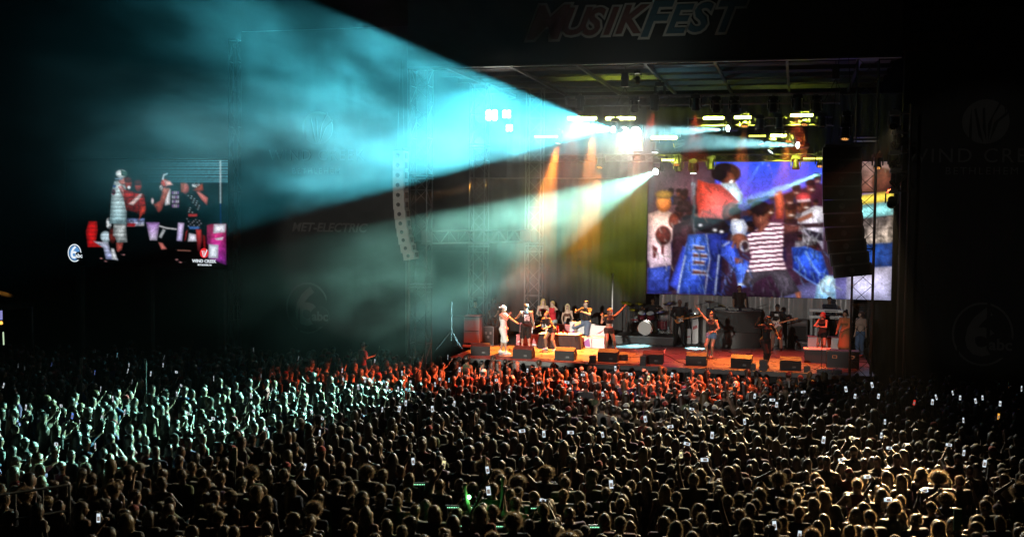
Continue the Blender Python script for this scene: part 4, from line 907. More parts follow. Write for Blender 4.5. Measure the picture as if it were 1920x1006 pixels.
    def hairf(s, Pn):
        q = (Pn-s.hc)@s.Rh; st = s.hair; d = ellip(q, (0, .018, .028), (.088, .106, .108))
        cutz = .045
        if st == 'curly': d = ellip(q, (0, .03, .05), (.125, .13, .12))+.010*np.sin(q[:, 0]*95)*np.sin(q[:, 1]*90)*np.sin(q[:, 2]*85)
        if st == 'afro': d = ellip(q, (0, .03, .05), (.15, .15, .14))+.010*np.sin(q[:, 0]*75)*np.sin(q[:, 1]*80)*np.sin(q[:, 2]*70)
        face = np.maximum(np.maximum(q[:, 1]+.012, q[:, 2]-cutz), np.abs(q[:, 0])-.10); low_ = -.045 if st in ('short', 'buzz') else -.07
        if st == 'buzz': d = d+.008
        d = np.maximum(d, -face); d = np.maximum(d, -(q[:, 2]-low_))
        if st in ('long', 'wavy'):
            w_ = .010*np.sin(Pn[:, 2]*42+Pn[:, 0]*20) if st == 'wavy' else 0.
            bk = s.sh+np.array([0, .085, -.20]); hb = s.hd((0, .06, .0))
            d = smin(d, rcone(Pn, hb, bk, .082, .06)+w_, .05)
            for k in (-1, 1): d = smin(d, rcone(Pn, s.hd((k*.062, .03, .0)), s.sh+np.array([k*.09, .045, -.10]), .042, .04)+w_, .04)
        if st == 'bob':
            for k in (-1, 0, 1): d = smin(d, rcone(Pn, s.hd((k*.05, .05, 0)), s.hd((k*.06, .055, -.12)), .05, .045), .03)
        if st == 'bun': d = smin(d, ellip(q, (0, .075, .125), (.05, .05, .045)), .015)
        if st == 'pony': d = smin(d, rcone(Pn, s.hd((0, .11, .06)), s.sh+np.array([.03, .15, -.12]), .04, .025), .03)
        return d
    def capf(s, Pn):
        q = (Pn-s.hc)@s.Rh; d = ellip(q, (0, .016, .034), (.094, .112, .105)); d = np.maximum(d, -(q[:, 2]-.038))
        sg_ = -1 if s.cap == 'front' else 1
        br = np.maximum(np.maximum(ellip(q, (0, sg_*.10, .045), (.082, .105, .06)), np.abs(q[:, 2]-.046)-.009), -sg_*q[:, 1]+.05)
        return np.minimum(d, br)
    def bounds(s):
        Q = np.array([s.SL, s.SR, s.EL, s.ER, s.HL, s.HR, s.KL, s.KR, s.AL, s.AR, s.hc, s.P]); return Q.min(0)-.27, Q.max(0)+.27
    def fingers(s, sd, curl):
        a, b = (s.EL, s.HL) if sd < 0 else (s.ER, s.HR); d = Vector((b-a)/np.linalg.norm(b-a)); b = Vector(b)
        side = d.cross(Vector((0, -1, 0)) if abs(d.y) < .8 else Vector((0, 0, 1))).normalized()*(1 if sd > 0 else -1); nrm = side.cross(d)*(1 if sd > 0 else -1)
        m = MB()
        for i in range(4):
            ln = (.058, .07, .065, .05)[i]; p = b+d*.085+side*(.027-.018*i); q = p+(d*math.cos(curl*.5)+nrm*math.sin(curl*.5))*ln*.55; r = q+(d*math.cos(curl*1.5)+nrm*math.sin(curl*1.5))*ln*.5
            m.path([p-d*.02, q, r], [.0095, .009, .007], 5)
        p = b+d*.03+side*.028; m.path([p-side*.01, p+(side*.7+d*.7)*.035, p+(side*.35+d*.9+nrm*.3*curl)*.062], [.011, .010, .008], 5)
        return m
def tri_of(fs): return np.concatenate([fs[:, [0, 1, 2]], fs[:, [0, 2, 3]]]) if fs.shape[1] == 4 else fs
def fig_meshes(fg, h, cols=None, fuzz=0, lit_face=True, finger=(.6, .6)):
    """meshes {part: mesh} of a figure; colours white unless given (object colour tints them)"""
    lo, hi = fg.bounds(); lo[2] = max(lo[2], -.03); out = {}; cols = cols or {}
    # body
    v, f = snets(fg.body, lo, hi, h); f = tri_of(f); col = np.ones((len(v), 3))
    q = (v-fg.hc)@fg.Rh
    if lit_face:
        for k in (-1, 1):
            e = np.linalg.norm((q-np.array([k*.033, -.085, .012]))/np.array([.017, .03, .012]), axis=1); col[e < 1] = (.08, .05, .04)
            e = np.linalg.norm((q-np.array([k*.034, -.085, .036]))/np.array([.024, .03, .009]), axis=1); col[e < 1] = (.25, .18, .14)
        e = np.linalg.norm((q-np.array([0, -.08, -.058]))/np.array([.027, .035, .012]), axis=1); col[e < 1] = (.75, .35, .33)
    for sd, cu in zip((-1, 1), finger):
        m = fg.fingers(sd, cu); n0 = len(v); v = np.concatenate([v, np.array(m.v)]); ft = []
        for fa in m.f:
            for i in range(1, len(fa)-1): ft.append((fa[0], fa[i], fa[i+1]))
        f = np.concatenate([f, np.array(ft)+n0]); col = np.concatenate([col, np.ones((len(m.v), 3))])
    out['body'] = np_mesh('body', v, f, col, ['skin'])
    def part(nm, fn, mat, lo_, hi_, hh=h):
        v, f = snets(fn, lo_, hi_, hh)
        if len(f): out[nm] = np_mesh(nm, v, f, np.ones((len(v), 3)), [mat])
        return v, f
    part('shirt', fg.shirt, 'cloth', lo, hi)
    part({'jeans': 'trousers', 'shorts': 'shorts', 'hot': 'shorts', 'skirt': 'skirt'}[fg.low], fg.lower, 'cloth', np.minimum(lo, fg.P-.3), np.maximum(hi, fg.P+.3))
    for sd, c in ((-1, fg.AL), (1, fg.AR)): part('shoe' if sd < 0 else 'shoe_', lambda p, sd=sd: fg.shoe(p, sd), 'leather', c-.25, c+.2)
    if fg.cap: part('cap', fg.capf, 'cloth', fg.hc-.26, fg.hc+.26, min(h, .016))
    if fg.hair != 'bald':
        v, f = part('hair', fg.hairf, 'hair', fg.hc-np.array([.24, .24, .55]), fg.hc+np.array([.24, .3, .26]), min(h, .02))
        if fuzz:                                    # loose strands standing off the hair
            r = np.random.default_rng(int(fuzz)); pick = r.integers(0, len(v), fuzz); c = v[pick]; n_ = c-fg.hc; n_[:, 2] += .0; n_ /= np.linalg.norm(n_, axis=1)[:, None]
            big = {'curly': .05, 'afro': .05, 'wavy': .035}.get(fg.hair, .026); dr = n_*r.uniform(.4, 1., (fuzz, 1))*big+r.normal(0, .35, (fuzz, 3))*big+np.array([0, 0, -.012])
            sd_ = np.cross(dr, r.normal(0, 1, (fuzz, 3))); sd_ = sd_/np.linalg.norm(sd_, axis=1)[:, None]*.0022
            vv = np.concatenate([v, c-sd_-n_*.006, c+sd_-n_*.006, c+dr]); n0 = len(v); i = np.arange(fuzz)
            ff = np.concatenate([tri_of(f), np.stack([n0+i, n0+fuzz+i, n0+2*fuzz+i], -1)]); out['hair'] = np_mesh('hair', vv, ff, np.ones((len(vv), 3)), ['hair', 'strand'], mi=np.concatenate([np.zeros(2*len(f), int), np.ones(fuzz, int)]))
    return out
def skin_of(k): return [(.42, .25, .17), (.33, .18, .11), (.50, .32, .24), (.20, .10, .06), (.10, .05, .03), (.055, .03, .02)][k]
def add_person(label, fg_m, loc, rz, colors, group=None, scale=1., tilt=(0, 0), cat='person', wide=1.):
    """top-level body mesh with clothing and hair as children; colors: dict part -> rgb"""
    o = bpy.data.objects.new('person', fg_m['body']); link(o); o.location = loc; o.rotation_euler = (tilt[0], tilt[1], rz); o.scale = (scale*wide, scale*wide, scale)
    tag(o, label, cat, group); o.color = (*colors['body'], 1)
    for k, me in fg_m.items():
        if k == 'body': continue
        nm = k.rstrip('_'); c = bpy.data.objects.new(nm, me); link(c, o); c.color = (*colors.get(nm, (.05, .05, .05)), 1)
    return o
# ================================================================ performers (feet pixel on deck -> place)
BLK = (.012, .012, .013); WHT = (.72, .72, .70); RED = (.55, .02, .03); DEN = (.10, .17, .30); BLONDE = (.55, .38, .16); DKH = (.015, .010, .008); BRN = (.10, .05, .03)
PER = 'people on the stage'
def performer(label, px, py, face, body, low_c, top_c, hair_c=DKH, shoe_c=WHT, cap_c=WHT, z=DECK, sc_=1., h=.0185, finger=(.6, .6), **k):
    fg = Fig(**k); ms = fig_meshes(fg, h, finger=finger)
    c = dict(body=body, shirt=top_c, trousers=low_c, shorts=low_c, skirt=low_c, hair=hair_c, shoe=shoe_c, cap=cap_c)
    p = F(px, py, z) if not isinstance(px, Vector) else px
    o = add_person(label, ms, p, -SA+R_(face), c, PER, sc_); o['_f'] = 0; del o['_f']
    return o, fg
def hand_world(o, fg, sd, ext=.07):
    a, b = (fg.EL, fg.HL) if sd < 0 else (fg.ER, fg.HR); d = (b-a)/np.linalg.norm(b-a); p = Vector(b+d*ext)*o.scale[0]
    return o.location+Matrix.Rotation(o.rotation_euler.z, 3, 'Z')@p
# 1 singer in white: faces right, microphone in one hand, other hand held out
o1, f1 = performer('singer in white tank top, white shorts and white cap holding a microphone', 944, 663, 80, skin_of(0), WHT, WHT, shoe_c=(.6, .6, .62), cap='back', cap_c=WHT, sc_=1.04,
    hl=(-.05, -.24, 1.44), el=(-.6, -.2, -.7), hr=(.10, -.56, 1.10), er=(.5, .3, -.8), fl=(-.12, -.16, .07), fr=(.14, .18, .07), head=(0, .05, 0), top='tank', low='shorts', lean=(0, .03), finger=(1.6, .5))
def mic(label, o, fg, sd, aim):
    p = hand_world(o, fg, sd, .05); t = thing('microphone', label, 'microphone', p); d = (Vector(aim)-p).normalized(); t.rotation_euler = d.to_track_quat('Z', 'Y').to_euler()
    MB().tube((0, 0, -.12), (0, 0, .06), .012, .017).build('handle', 'black', t); MB().lathe([(0, .06), (.018, .062), (.026, .08), (.024, .105), (.0, .118)], cap=False, n=12).build('grille', 'chrome', t)
mic('silver handheld microphone at the mouth of the singer in white', o1, f1, -1, o1.location+Z*1.66)
# 2 man in printed black vest seen from behind
o2, f2 = performer('man in black printed vest, black shorts and dark cap facing the singer', 986, 655, 205, skin_of(0), BLK, (.02, .02, .022), cap='back', cap_c=(.06, .07, .07), sc_=1.02,
    hr=(.30, -.42, 1.16), er=(.6, .3, -.7), hl=(-.32, -.10, .88), top='tank', low='shorts', fl=(-.13, .04, .07), fr=(.13, -.06, .07), head=(.3, 0, 0))
t = MB()                                                   # white block print on the back of the vest
for j in range(4):
    for i in range(5):
        if (i*3+j*5) % 7: t.box((-.085+.042*i, .142, 1.33-.062*j), (.030, .012, .046))
t.m = 0; bp = t.build('back_print', 'white_panel', o2, smooth=0); tag(bp, 'white block lettering on the back of the vest')
MB().box((0, .0, .70), (.42, .012, .03)).build('hem_stripe', 'white_panel', o2, smooth=0)
# 3-6 the group at the sofa
o3, f3 = performer('long-haired blonde woman in pink bikini top and red boots standing by the table', 1016, 640, 15, skin_of(2), (.45, .45, .46), (.40, .05, .06), hair_c=BLONDE, shoe_c=RED, sex='f', hair='wavy', top='bikini', low='hot', sc_=1.02,
    hl=(-.05, -.22, 1.0), hr=(.16, -.20, .98), fl=(-.09, .02, .07), fr=(.08, -.05, .07), lean=(.03, -.02), head=(.2, .1, 0), el=(-.7, .4, 0), er=(.7, .4, 0))
for sd in (-1, 1):
    k, a = (f3.KL, f3.AL) if sd < 0 else (f3.KR, f3.AR); MB().path([k+(a-k)*.12, k+(a-k)*.5, a], [.062, .058, .05], 10).build('boot_shaft', 'red_plastic', o3)
o4, f4 = performer('blonde woman in red sleeveless top with one hand raised to her face', 1036, 642, -10, skin_of(2), (.35, .42, .40), RED, hair_c=BLONDE, sex='f', hair='long', top='tank', low='hot', sc_=.98,
    hr=(.10, -.26, 1.62), er=(.8, -.3, -.6), hl=(-.16, -.28, 1.02), lean=(-.02, -.01), head=(-.3, 0, .1))
o5, f5 = performer('dancer in black top and black shorts stooping before the table', 1031, 657, -35, skin_of(1), BLK, BLK, hair_c=DKH, sex='f', hair='long', top='tee', low='hot', sc_=.97,
    hip=(0, .12, .86), lean=(-.05, -.33), hl=(-.22, -.50, .98), hr=(.20, -.46, .94), fl=(-.20, -.02, .07), fr=(.22, .14, .07), head=(0, -.5, 0))
o6, f6 = performer('blonde woman in brown top and denim shorts sitting behind the drinks table', 1063, 638, 5, skin_of(2), DEN, (.12, .05, .035), hair_c=(.62, .48, .28), sex='f', hair='long', top='bikini', low='hot', sc_=1.,
    hip=(0, .05, .72), hl=(-.17, -.12, .78), hr=(.16, -.16, .80), fl=(-.10, -.32, .07), fr=(.10, -.34, .07), head=(-.15, 0, 0))
o7, f7 = performer('man in black t-shirt and denim shorts dancing with raised fists', 1098, 648, -28, skin_of(2), (.14, .18, .26), BLK, sc_=1.04, hair='short', top='tee', low='shorts',
    hl=(-.16, -.40, 1.36), hr=(.14, -.34, 1.34), el=(-.8, .1, -.5), er=(.8, .1, -.5), fl=(-.26, -.20, .34), kl=(-.5, -1, .3), fr=(.08, .05, .07), head=(-.25, -.1, 0), finger=(1.6, 1.6))
o8, f8 = performer('dancer in black crop top and cap of long curls with one arm thrown up right', 1142, 660, 25, skin_of(1), BLK, BLK, hair_c=BRN, sex='f', hair='wavy', top='crop', low='hot', sc_=.99,
    hr=(.62, -.10, 1.84), er=(.3, .2, -.8), hl=(-.30, .0, 1.40), el=(-.9, .2, -.4), fl=(-.12, .02, .07), fr=(.28, .16, .09), hip=(-.03, 0, .90), lean=(.03, -.02), head=(.4, .1, 0))
MB().box((0, -.128, 1.30), (.16, .012, .035), rot=(0, -.12, 0)).build('chest_print', 'white_panel', o8, smooth=0)
# 11 dancer with vest
o11, f11 = performer('dancer in studded black vest and tiny denim shorts reaching up to the left', 1331, 671, -12, skin_of(1), DEN, BLK, hair_c=DKH, sex='f', hair='pony', top='vest', low='hot', sc_=1.,
    hl=(-.46, -.06, 1.82), el=(-.3, .3, -.8), hr=(.13, -.14, 1.00), er=(.9, .2, .1), hip=(.05, 0, .90), lean=(.0, -.01), fl=(-.10, -.02, .07), fr=(.04, .10, .07), kl=(-.3, -1, 0), head=(-.5, .1, 0))
# 14 silhouetted dancer at the front right
o14, f14 = performer('dancer all in black, a dark silhouette at the front of the stage', 1435, 688, 35, skin_of(4), BLK, BLK, hair_c=DKH, shoe_c=BLK, sex='f', hair='wavy', top='long', low='jeans', sc_=1.04,
    hl=(-.36, -.08, 1.62), el=(-.7, .2, -.4), hr=(.42, -.10, 1.02), er=(.4, .5, 0), hip=(0, .02, .91), lean=(.05, .0), fl=(-.05, -.08, .07), fr=(.07, .10, .07), head=(.3, .1, 0))
# 16-18 red-lit women on the right
PZ = DECK+.55
o16, f16 = performer('red-haired dancer in black bodysuit clapping on the right platform', 1541, 668, -30, skin_of(0), BLK, BLK, hair_c=(.30, .03, .02), shoe_c=BLK, sex='f', hair='wavy', top='tank', low='hot', sc_=.96,
    hl=(-.05, -.30, 1.22), hr=(.03, -.30, 1.20), el=(-.8, .2, -.4), er=(.8, .2, -.4), fl=(-.17, 0, .07), fr=(.17, .04, .07), head=(-.6, 0, 0))
o17, f17 = performer('woman in orange robe standing beside the right truss tower', 1583, 668, -25, skin_of(1), (.35, .16, .05), (.42, .17, .07), hair_c=DKH, sex='f', hair='bun', top='robe', low='hot', sc_=1.0,
    hl=(-.20, -.30, .92), hr=(.04, -.24, 1.02), er=(.8, .1, -.2), head=(-.5, 0, 0))
o18, f18 = performer('long-haired woman in pale shirt watching from behind the right truss tower', 1613, 668, -40, skin_of(2), DEN, (.5, .35, .28), hair_c=BRN, sex='f', hair='long', top='tee', low='jeans', sc_=.98, head=(-.4, 0, 0))
# stage hands, left
o19, f19 = performer('stage hand bending over a mixing desk on the left cabinet', 884, 640, 60, skin_of(0), BLK, (.10, .09, .08), z=DECK, hair='short', top='tee', low='jeans', lean=(0, -.2), hl=(-.2, -.45, 1.12), hr=(.2, -.45, 1.12), head=(0, -.4, 0))
o20, f20 = performer('stage hand in black standing behind the road case', 925, 636, 10, skin_of(2), BLK, BLK, hair='short', top='tee', low='jeans', sc_=1.02, hl=(-.12, -.3, 1.0), hr=(.12, -.3, 1.02), head=(-.4, -.2, 0))
# ---------------------------------------------------------------- the band
def at(px, py, z=DECK): return F(px, py, z)
def sprop(name, label, cat, px, py, z=DECK, rz=0., group=None): return thing(name, label, cat, F(px, py, z), -SA+rz, group)
# drum riser and kit
dr = sprop('drum_riser', 'low black riser under the drum kit', 'riser', 1214, 640)
MB().box((0, 0, .16), (2.5, 2.0, .32)).build('platform', 'black', dr, smooth=0); MB().box((0, -1.004, .30), (2.5, .012, .035)).build('edge_strip', 'dark_alu', dr, smooth=0)
RZ = DECK+.32; dpos = dr.location+Z*.322
kit = thing('drum_kit', 'red drum kit with chrome hardware and brass cymbals on the riser', 'drum kit', dpos, -SA)
def drum(nm, c, ax, r, ln):
    q = MB(); q.lathe([(r, -ln/2), (r, ln/2)], c, ax, n=26, cap=False); o = q.build(nm, 'drum_shell', kit)
    for s_ in (-1, 1): MB().lathe([(r+.012, -.018), (r+.014, .018), (r-.006, .02), (r-.006, -.018)], Vector(c)+Vector(ax).normalized()*s_*ln/2, ax, n=26, cap=False).build('hoop', 'chrome', o)
    for s_ in (-1, 1): MB().lathe([(0, 0), (r*.99, 0)], Vector(c)+Vector(ax).normalized()*s_*(ln/2-.004), ax, n=26, cap=False).build('drum_head', 'drum_head', o, smooth=0)
    for i in range(6):
        a = 2*PI*i/6; qd = Vector(ax).to_track_quat('Z', 'Y'); e = qd@Vector((math.cos(a)*(r+.012), math.sin(a)*(r+.012), 0)); d3 = Vector(ax).normalized()*ln*.46
        MB().tube(Vector(c)+e-d3, Vector(c)+e+d3, .006, n=6).build('lug', 'chrome', o)
drum('bass_drum', (-.05, -.35, .30), (0, -1, .0), .285, .42); drum('rack_tom', (-.24, -.22, .78), (.1, -.45, .9), .15, .22); drum('rack_tom', (.14, -.22, .78), (-.1, -.45, .9), .16, .24)
drum('floor_tom', (.62, .0, .42), (0, -.08, 1), .20, .38); drum('snare_drum', (-.52, .08, .60), (0, -.1, 1), .18, .13)
def cymbal(x, y, z, r, tilt):
    s_ = MB(); s_.tube((x, y, .28), (x, y, z), .011)
    for a in (0, 2.1, 4.2): s_.tube((x, y, .32), (x+.26*math.cos(a+.5), y+.26*math.sin(a+.5), .01), .009)
    o = s_.build('cymbal_stand', 'chrome', kit); MB().lathe([(0, .03), (.04, .025), (.06, .012), (r, -.01), (r, -.013), (.05, .008)], (x, y, z), (math.sin(tilt), -.25, 1), n=26, cap=False).build('cymbal', 'brass', o)
cymbal(-.88, -.25, 1.30, .24, .2); cymbal(-.62, -.05, 1.02, .18, .05); cymbal(.52, -.32, 1.00, .26, -.12); cymbal(.86, .05, 1.34, .25, -.25); cymbal(-.38, .25, 1.26, .22, .1)
for x in (.40, .98):
    s_ = MB(); s_.tube((x, -.1, .02), (x, -.1, 1.15), .014); s_.tube((x, -.1, 1.15), (x+.15, -.05, 1.15), .010); s_.build('rack_post', 'chrome', kit)
dth = thing('drum_stool', 'round black drum stool hidden behind the drums', 'stool', dpos+V*.62+U*.12, -SA); MB().lathe([(0, .5), (.17, .5), (.18, .46), (.16, .43), (0, .42)], n=18, cap=False).build('seat', 'black', dth); MB().tube((0, 0, 0), (0, 0, .43), .025).build('post', 'chrome', dth)
MB().lathe([(.2, 0), (.2, .02), (.02, .06)], n=12).build('foot', 'chrome', dth)
o9, f9 = performer('bald drummer in black playing behind the drum kit', dpos+V*.62+U*.12, 0, 0, skin_of(3), BLK, BLK, hair_c=DKH, shoe_c=BLK, hair='buzz', top='tee', low='jeans', sc_=1.04, hip=(0, .03, .58), fl=(-.22, -.42, .07), fr=(.24, -.42, .07), hl=(-.34, -.36, .98), hr=(.26, -.40, 1.04), el=(-.9, .3, -.2), er=(.9, .3, -.2), head=(.3, -.1, 0), finger=(1.6, 1.6))
for sd in (-1, 1):
    p = hand_world(o9, f9, sd); t = thing('drumstick', 'wooden drumstick in the '+('drummer hand over the snare' if sd < 0 else 'drummer hand over the toms'), 'drumstick', p); t.rotation_euler = (-V*.8+Z*.35+U*.2*sd).to_track_quat('Z', 'Y').to_euler(); MB().tube((0, 0, -.1), (0, 0, .28), .008, .006).build('shaft', 'wood', t); MB().lathe([(0, .28), (.007, .285), (.008, .295), (0, .303)], n=8, cap=False).build('tip', 'wood', t)
# guitars
def guitar(label, o, body_m, guard_m, loc, roll, yaw, long_=1.):
    t = thing('guitar', label, 'guitar', o.location+Matrix.Rotation(o.rotation_euler.z, 3, 'Z')@Vector(loc)); t.rotation_euler = Euler((0, -roll, o.rotation_euler.z+yaw))
    out = [(-.20, -.10), (-.24, 0), (-.20, .12), (-.10, .15), (.0, .09), (.06, .12), (.13, .14), (.15, .09), (.08, .04), (.08, -.04), (.14, -.09), (.10, -.14), (.02, -.09), (-.08, -.15), (-.15, -.15)]
    MB().prism(out, -.02, .025).build('guitar_body', body_m, t, smooth=0); MB().prism([(x*.6+.01, z*.6-.02) for x, z in out], -.0225, -.028).build('pick_guard', guard_m, t, smooth=0)
    nk = MB().box((.36*long_, -.022, 0), (.60*long_, .022, .05), taper=1.).build('neck', 'orange_wood', t, smooth=0)
    MB().prism([(.66*long_, -.03), (.70*long_, -.045), (.84*long_, -.02), (.84*long_, .03), (.68*long_, .045)], -.03, -.012).build('headstock', 'orange_wood', t, smooth=0)
    for k in (-.05, .03): MB().box((k, -.032, 0), (.025, .012, .08)).build('pickup', 'black', t, smooth=0)
    MB().path([(-.22, .02, .0), (-.10, .22, .25), (.05, .20, .48), (.16, .06, .46), (.14, -.01, .14)], .014, 6).build('strap', 'black', t)
o10, f10 = performer('bald bass player all in black beside the drums', 1273, 648, 12, skin_of(3), BLK, BLK, shoe_c=BLK, hair='bald', top='long', low='jeans', sc_=1.08, hl=(-.14, -.26, 1.04), hr=(.50, -.26, 1.22), el=(-.9, .2, -.3), er=(.6, .1, -.8), fl=(-.17, 0, .07), fr=(.17, 0, .07), finger=(1.2, 1.6))
guitar('sunburst bass guitar held by the bald bass player', o10, 'orange_wood', 'white_panel', (.02, -.20, 1.10), .20, .0, 1.15)
o13, f13 = performer('guitarist in dark printed t-shirt and khaki trousers by the black riser', 1456, 656, -5, skin_of(3), (.22, .19, .14), BLK, shoe_c=BLK, hair='short', cap='front', cap_c=BLK, top='tee', low='jeans', sc_=1.04, hl=(-.12, -.27, 1.02), hr=(.44, -.26, 1.26), el=(-.9, .2, -.3), er=(.6, .1, -.8), fl=(-.16, 0, .07), fr=(.17, -.03, .07), finger=(1.2, 1.6))
guitar('cream electric guitar held by the guitarist in khaki trousers', o13, 'cream', 'white_panel', (.02, -.21, 1.08), .30, .0, 1.)
MB().box((0, -.150, 1.36), (.17, .012, .08)).build('chest_print', 'white_panel', o13, smooth=0)
# DJ riser, DJ
djx0 = at(1322, 650); djx1 = at(1424, 654); dw = (djx1-djx0).length; djc = (djx0+djx1)/2
hdj = S(1370, 583, uvz(djc)[1])[2]-DECK
dj = thing('dj_riser', 'tall black draped riser carrying the DJ table', 'riser', djc+V*.9, -SA)
n = 14; pts = [(-dw/2, .9), (-dw/2, -.55)]+[(-dw/2+dw*i/n, -.55-.35*math.sin(PI*i/n)) for i in range(1, n)]+[(dw/2, -.55), (dw/2, .9)]
MB().prism(pts, 0., hdj*.42, 'xy').build('lower_panel', 'black', dj); MB().prism([(x*.995, y*.99) for x, y in pts], hdj*.42+.012, hdj-.06, 'xy').build('upper_panel', 'curtain', dj)
MB().prism([(x*1.01, y*1.01) for x, y in pts], hdj-.05, hdj, 'xy').build('table_top', 'black', dj)
dk_ = thing('dj_deck', 'low row of DJ players and mixer on the tall riser', 'DJ deck', dj.location+Z*(hdj+.001)-V*.3, -SA)
for x in (-.55, 0, .55):
    b = MB().box((x, 0, .05), (.44, .36, .10)).build('player', 'black', dk_, smooth=0); MB().lathe([(0, .11), (.13, .11), (.14, .10)], (x, -.02, 0), n=18).build('jog_wheel', 'dark_alu', b)
ld = MB(); ld.box((-.8, .1, .17), (.36, .02, .26), rot=(-.3, 0, 0)); lp = ld.build('laptop_lid', 'dark_alu', dk_, smooth=0)
o12, f12 = performer('DJ in black t-shirt and cap leaning on the tall riser', dj.location+V*.45+U*.18, 0, 8, skin_of(1), BLK, (.02, .012, .012), cap='front', cap_c=(.25, .02, .02), shoe_c=BLK, hair='short', top='tee', low='jeans', sc_=1.03, hl=(-.25, -.32, .86), hr=(.25, -.32, .86), el=(-.8, .3, 0), er=(.8, .3, 0), head=(.1, -.15, 0))
o12.location.z = DECK+hdj-.86
MB().box((0, 0, (hdj-.86)/2), (1.2, .8, hdj-.86-.002)).build('standing_step', 'black', dj, smooth=0).location = (.18, .45, 0)
# keyboards
kb = thing('keyboard_stand', 'two-tier keyboard rig at the right of the stage', 'keyboards', W(L(1548, 600, 6.3)[0], 6.3, DECK), -SA)
hz1 = S(1548, 594, uvz(kb.location)[1])[2]-DECK; hz2 = S(1548, 582, uvz(kb.location)[1])[2]-DECK
key_me = MB().box((0, 0, 0), (.021, .13, .02)).mesh('key', 'white_panel', 0); bk_me = MB().box((0, 0, 0), (.012, .08, .022)).mesh('black_key', 'black', 0)
for hz_ in (hz1, hz2):
    b = MB().box((0, 0, hz_), (1.25, .34, .09)).build('keyboard', 'white_shell', kb, smooth=0)
    for i in range(52):
        inst('key', key_me, b, loc=(-.585+.0225*i, -.10, hz_+.05))
        if i % 7 in (0, 1, 3, 4, 5): inst('black_key', bk_me, b, loc=(-.574+.0225*i, -.075, hz_+.062))
    MB().box((.2, -.172, hz_+.005), (.5, .006, .03)).build('front_label', 'black', b, smooth=0)
for s_ in (-1, 1):
    MB().tube((s_*.45, .1, 0), (s_*.45, .1, hz2), .025).build('upright', 'dark_alu', kb); MB().tube((s_*.45, -.25, .02), (s_*.45, .35, .02), .025).build('foot', 'dark_alu', kb)
    for q in (hz1, hz2): MB().tube((s_*.45, .12, q-.06), (s_*.45, -.15, q-.06), .018).build('arm', 'dark_alu', kb)
kr_ = thing('keyboard_riser', 'low black riser under the keyboard player', 'riser', kb.location+V*.75, -SA); MB().box((0, 0, .17), (1.8, .8, .34)).build('platform', 'black', kr_, smooth=0); MB().box((0, -.404, .3), (1.8, .008, .05)).build('edge_strip', 'dark_alu', kr_, smooth=0)
o15, f15 = performer('keyboard player in black cap behind the two-tier keyboards', kb.location+V*.62+U*.15+Z*.342, 0, 5, skin_of(3), BLK, (.02, .02, .03), hair='short', cap='front', cap_c=BLK, shoe_c=BLK, top='tee', low='jeans', sc_=1.02, hl=(-.25, -.42, 1.02), hr=(.25, -.42, 1.02), head=(.2, -.2, 0))
# ---------------------------------------------------------------- stage furniture and gear
# angular sofa in white and pink panels
sf0 = at(968, 646); sf1 = at(1134, 646); sw_ = (sf1-sf0).length
so = thing('sofa', 'angular sofa of white and pink faceted panels behind the table', 'sofa', sf0, -SA)
n = 7
for i in range(n):
    x0 = sw_*i/n; x1 = sw_*(i+1)/n-.02; hh = .82+.06*((i*5) % 3); k = .10 if i % 2 else -.04
    c = MB(); c.prism([(x0, .02), (x1, .02), (x1+k*.4, hh), (x0-k*.3, hh+.03)], .55, .70); c.build('back_panel', ('pink_panel', 'white_panel', 'white_panel', 'pink_panel', 'white_panel', 'white_panel', 'white_panel')[i], so, smooth=0)
    if i not in (3, 4): c = MB(); c.box(((x0+x1)/2, .25, .21), (x1-x0, .55, .42)); c.build('seat_block', ('pink_panel', 'white_panel', 'white_panel', 'white_panel', 'white_panel', 'white_panel', 'white_panel')[i], so, smooth=0)
    MB().prism([(x0+.03, .12), (x1-.04, .04), (x1-.10, .38)], -.031, -.037).build('printed_facet', ('white_panel', 'pink_panel', 'violet_panel')[i % 3], so, smooth=0); MB().prism([(x0+.05, .50), (x0+.22, .52), (x1-.05, hh-.1)], .546, .540).build('printed_facet', ('pink_panel', 'violet_panel', 'white_panel')[i % 3], so, smooth=0)
# table with black cloth and cups
tb = sprop('drinks_table', 'low table under a black pleated cloth', 'table', 1050, 652)
n = 48; rad = lambda i: .03*math.sin(i*2.9)
for nm, z0_, z1_ in (('tablecloth', .0, .54),):
    m = MB(); vs = []; fs = []
    for zz, gr in ((.0, 1.04), (.30, 1.), (.56, .96)):
        for i in range(n):
            a = 2*PI*i/n; k = (1 if zz > .5 else 1+.05*math.sin(i*2.2)); vs.append((.85*gr*k*math.copysign(abs(math.cos(a))**.5, math.cos(a)), .38*gr*k*math.copysign(abs(math.sin(a))**.5, math.sin(a)), zz))
    for r in range(2):
        for i in range(n): fs.append((r*n+i, r*n+(i+1) % n, (r+1)*n+(i+1) % n, (r+1)*n+i))
    fs.append(tuple(2*n+i for i in range(n))); m.add(vs, fs); m.build(nm, 'black_cloth', tb)
MB().box((0, 0, .575), (1.6, .7, .02)).build('table_top', 'white_panel', tb, smooth=0)
for i, (x, y, lab) in enumerate(((-.1, -.1, 'red cup at the left of the drinks table'), (.12, .05, 'red cup at the middle of the drinks table'), (.3, -.08, 'red cup at the right of the drinks table'))):
    t = thing('cup', lab, 'cup', tb.location+U*x+V*y+Z*.586, 0, 'cups on the drinks table'); MB().lathe([(.03, 0), (.045, .12), (.042, .12), (.028, .006)], n=14, cap=False).build('wall', 'red_plastic', t); MB().lathe([(0, .10), (.039, .10)], n=14, cap=False).build('drink', 'wood', t, smooth=0)
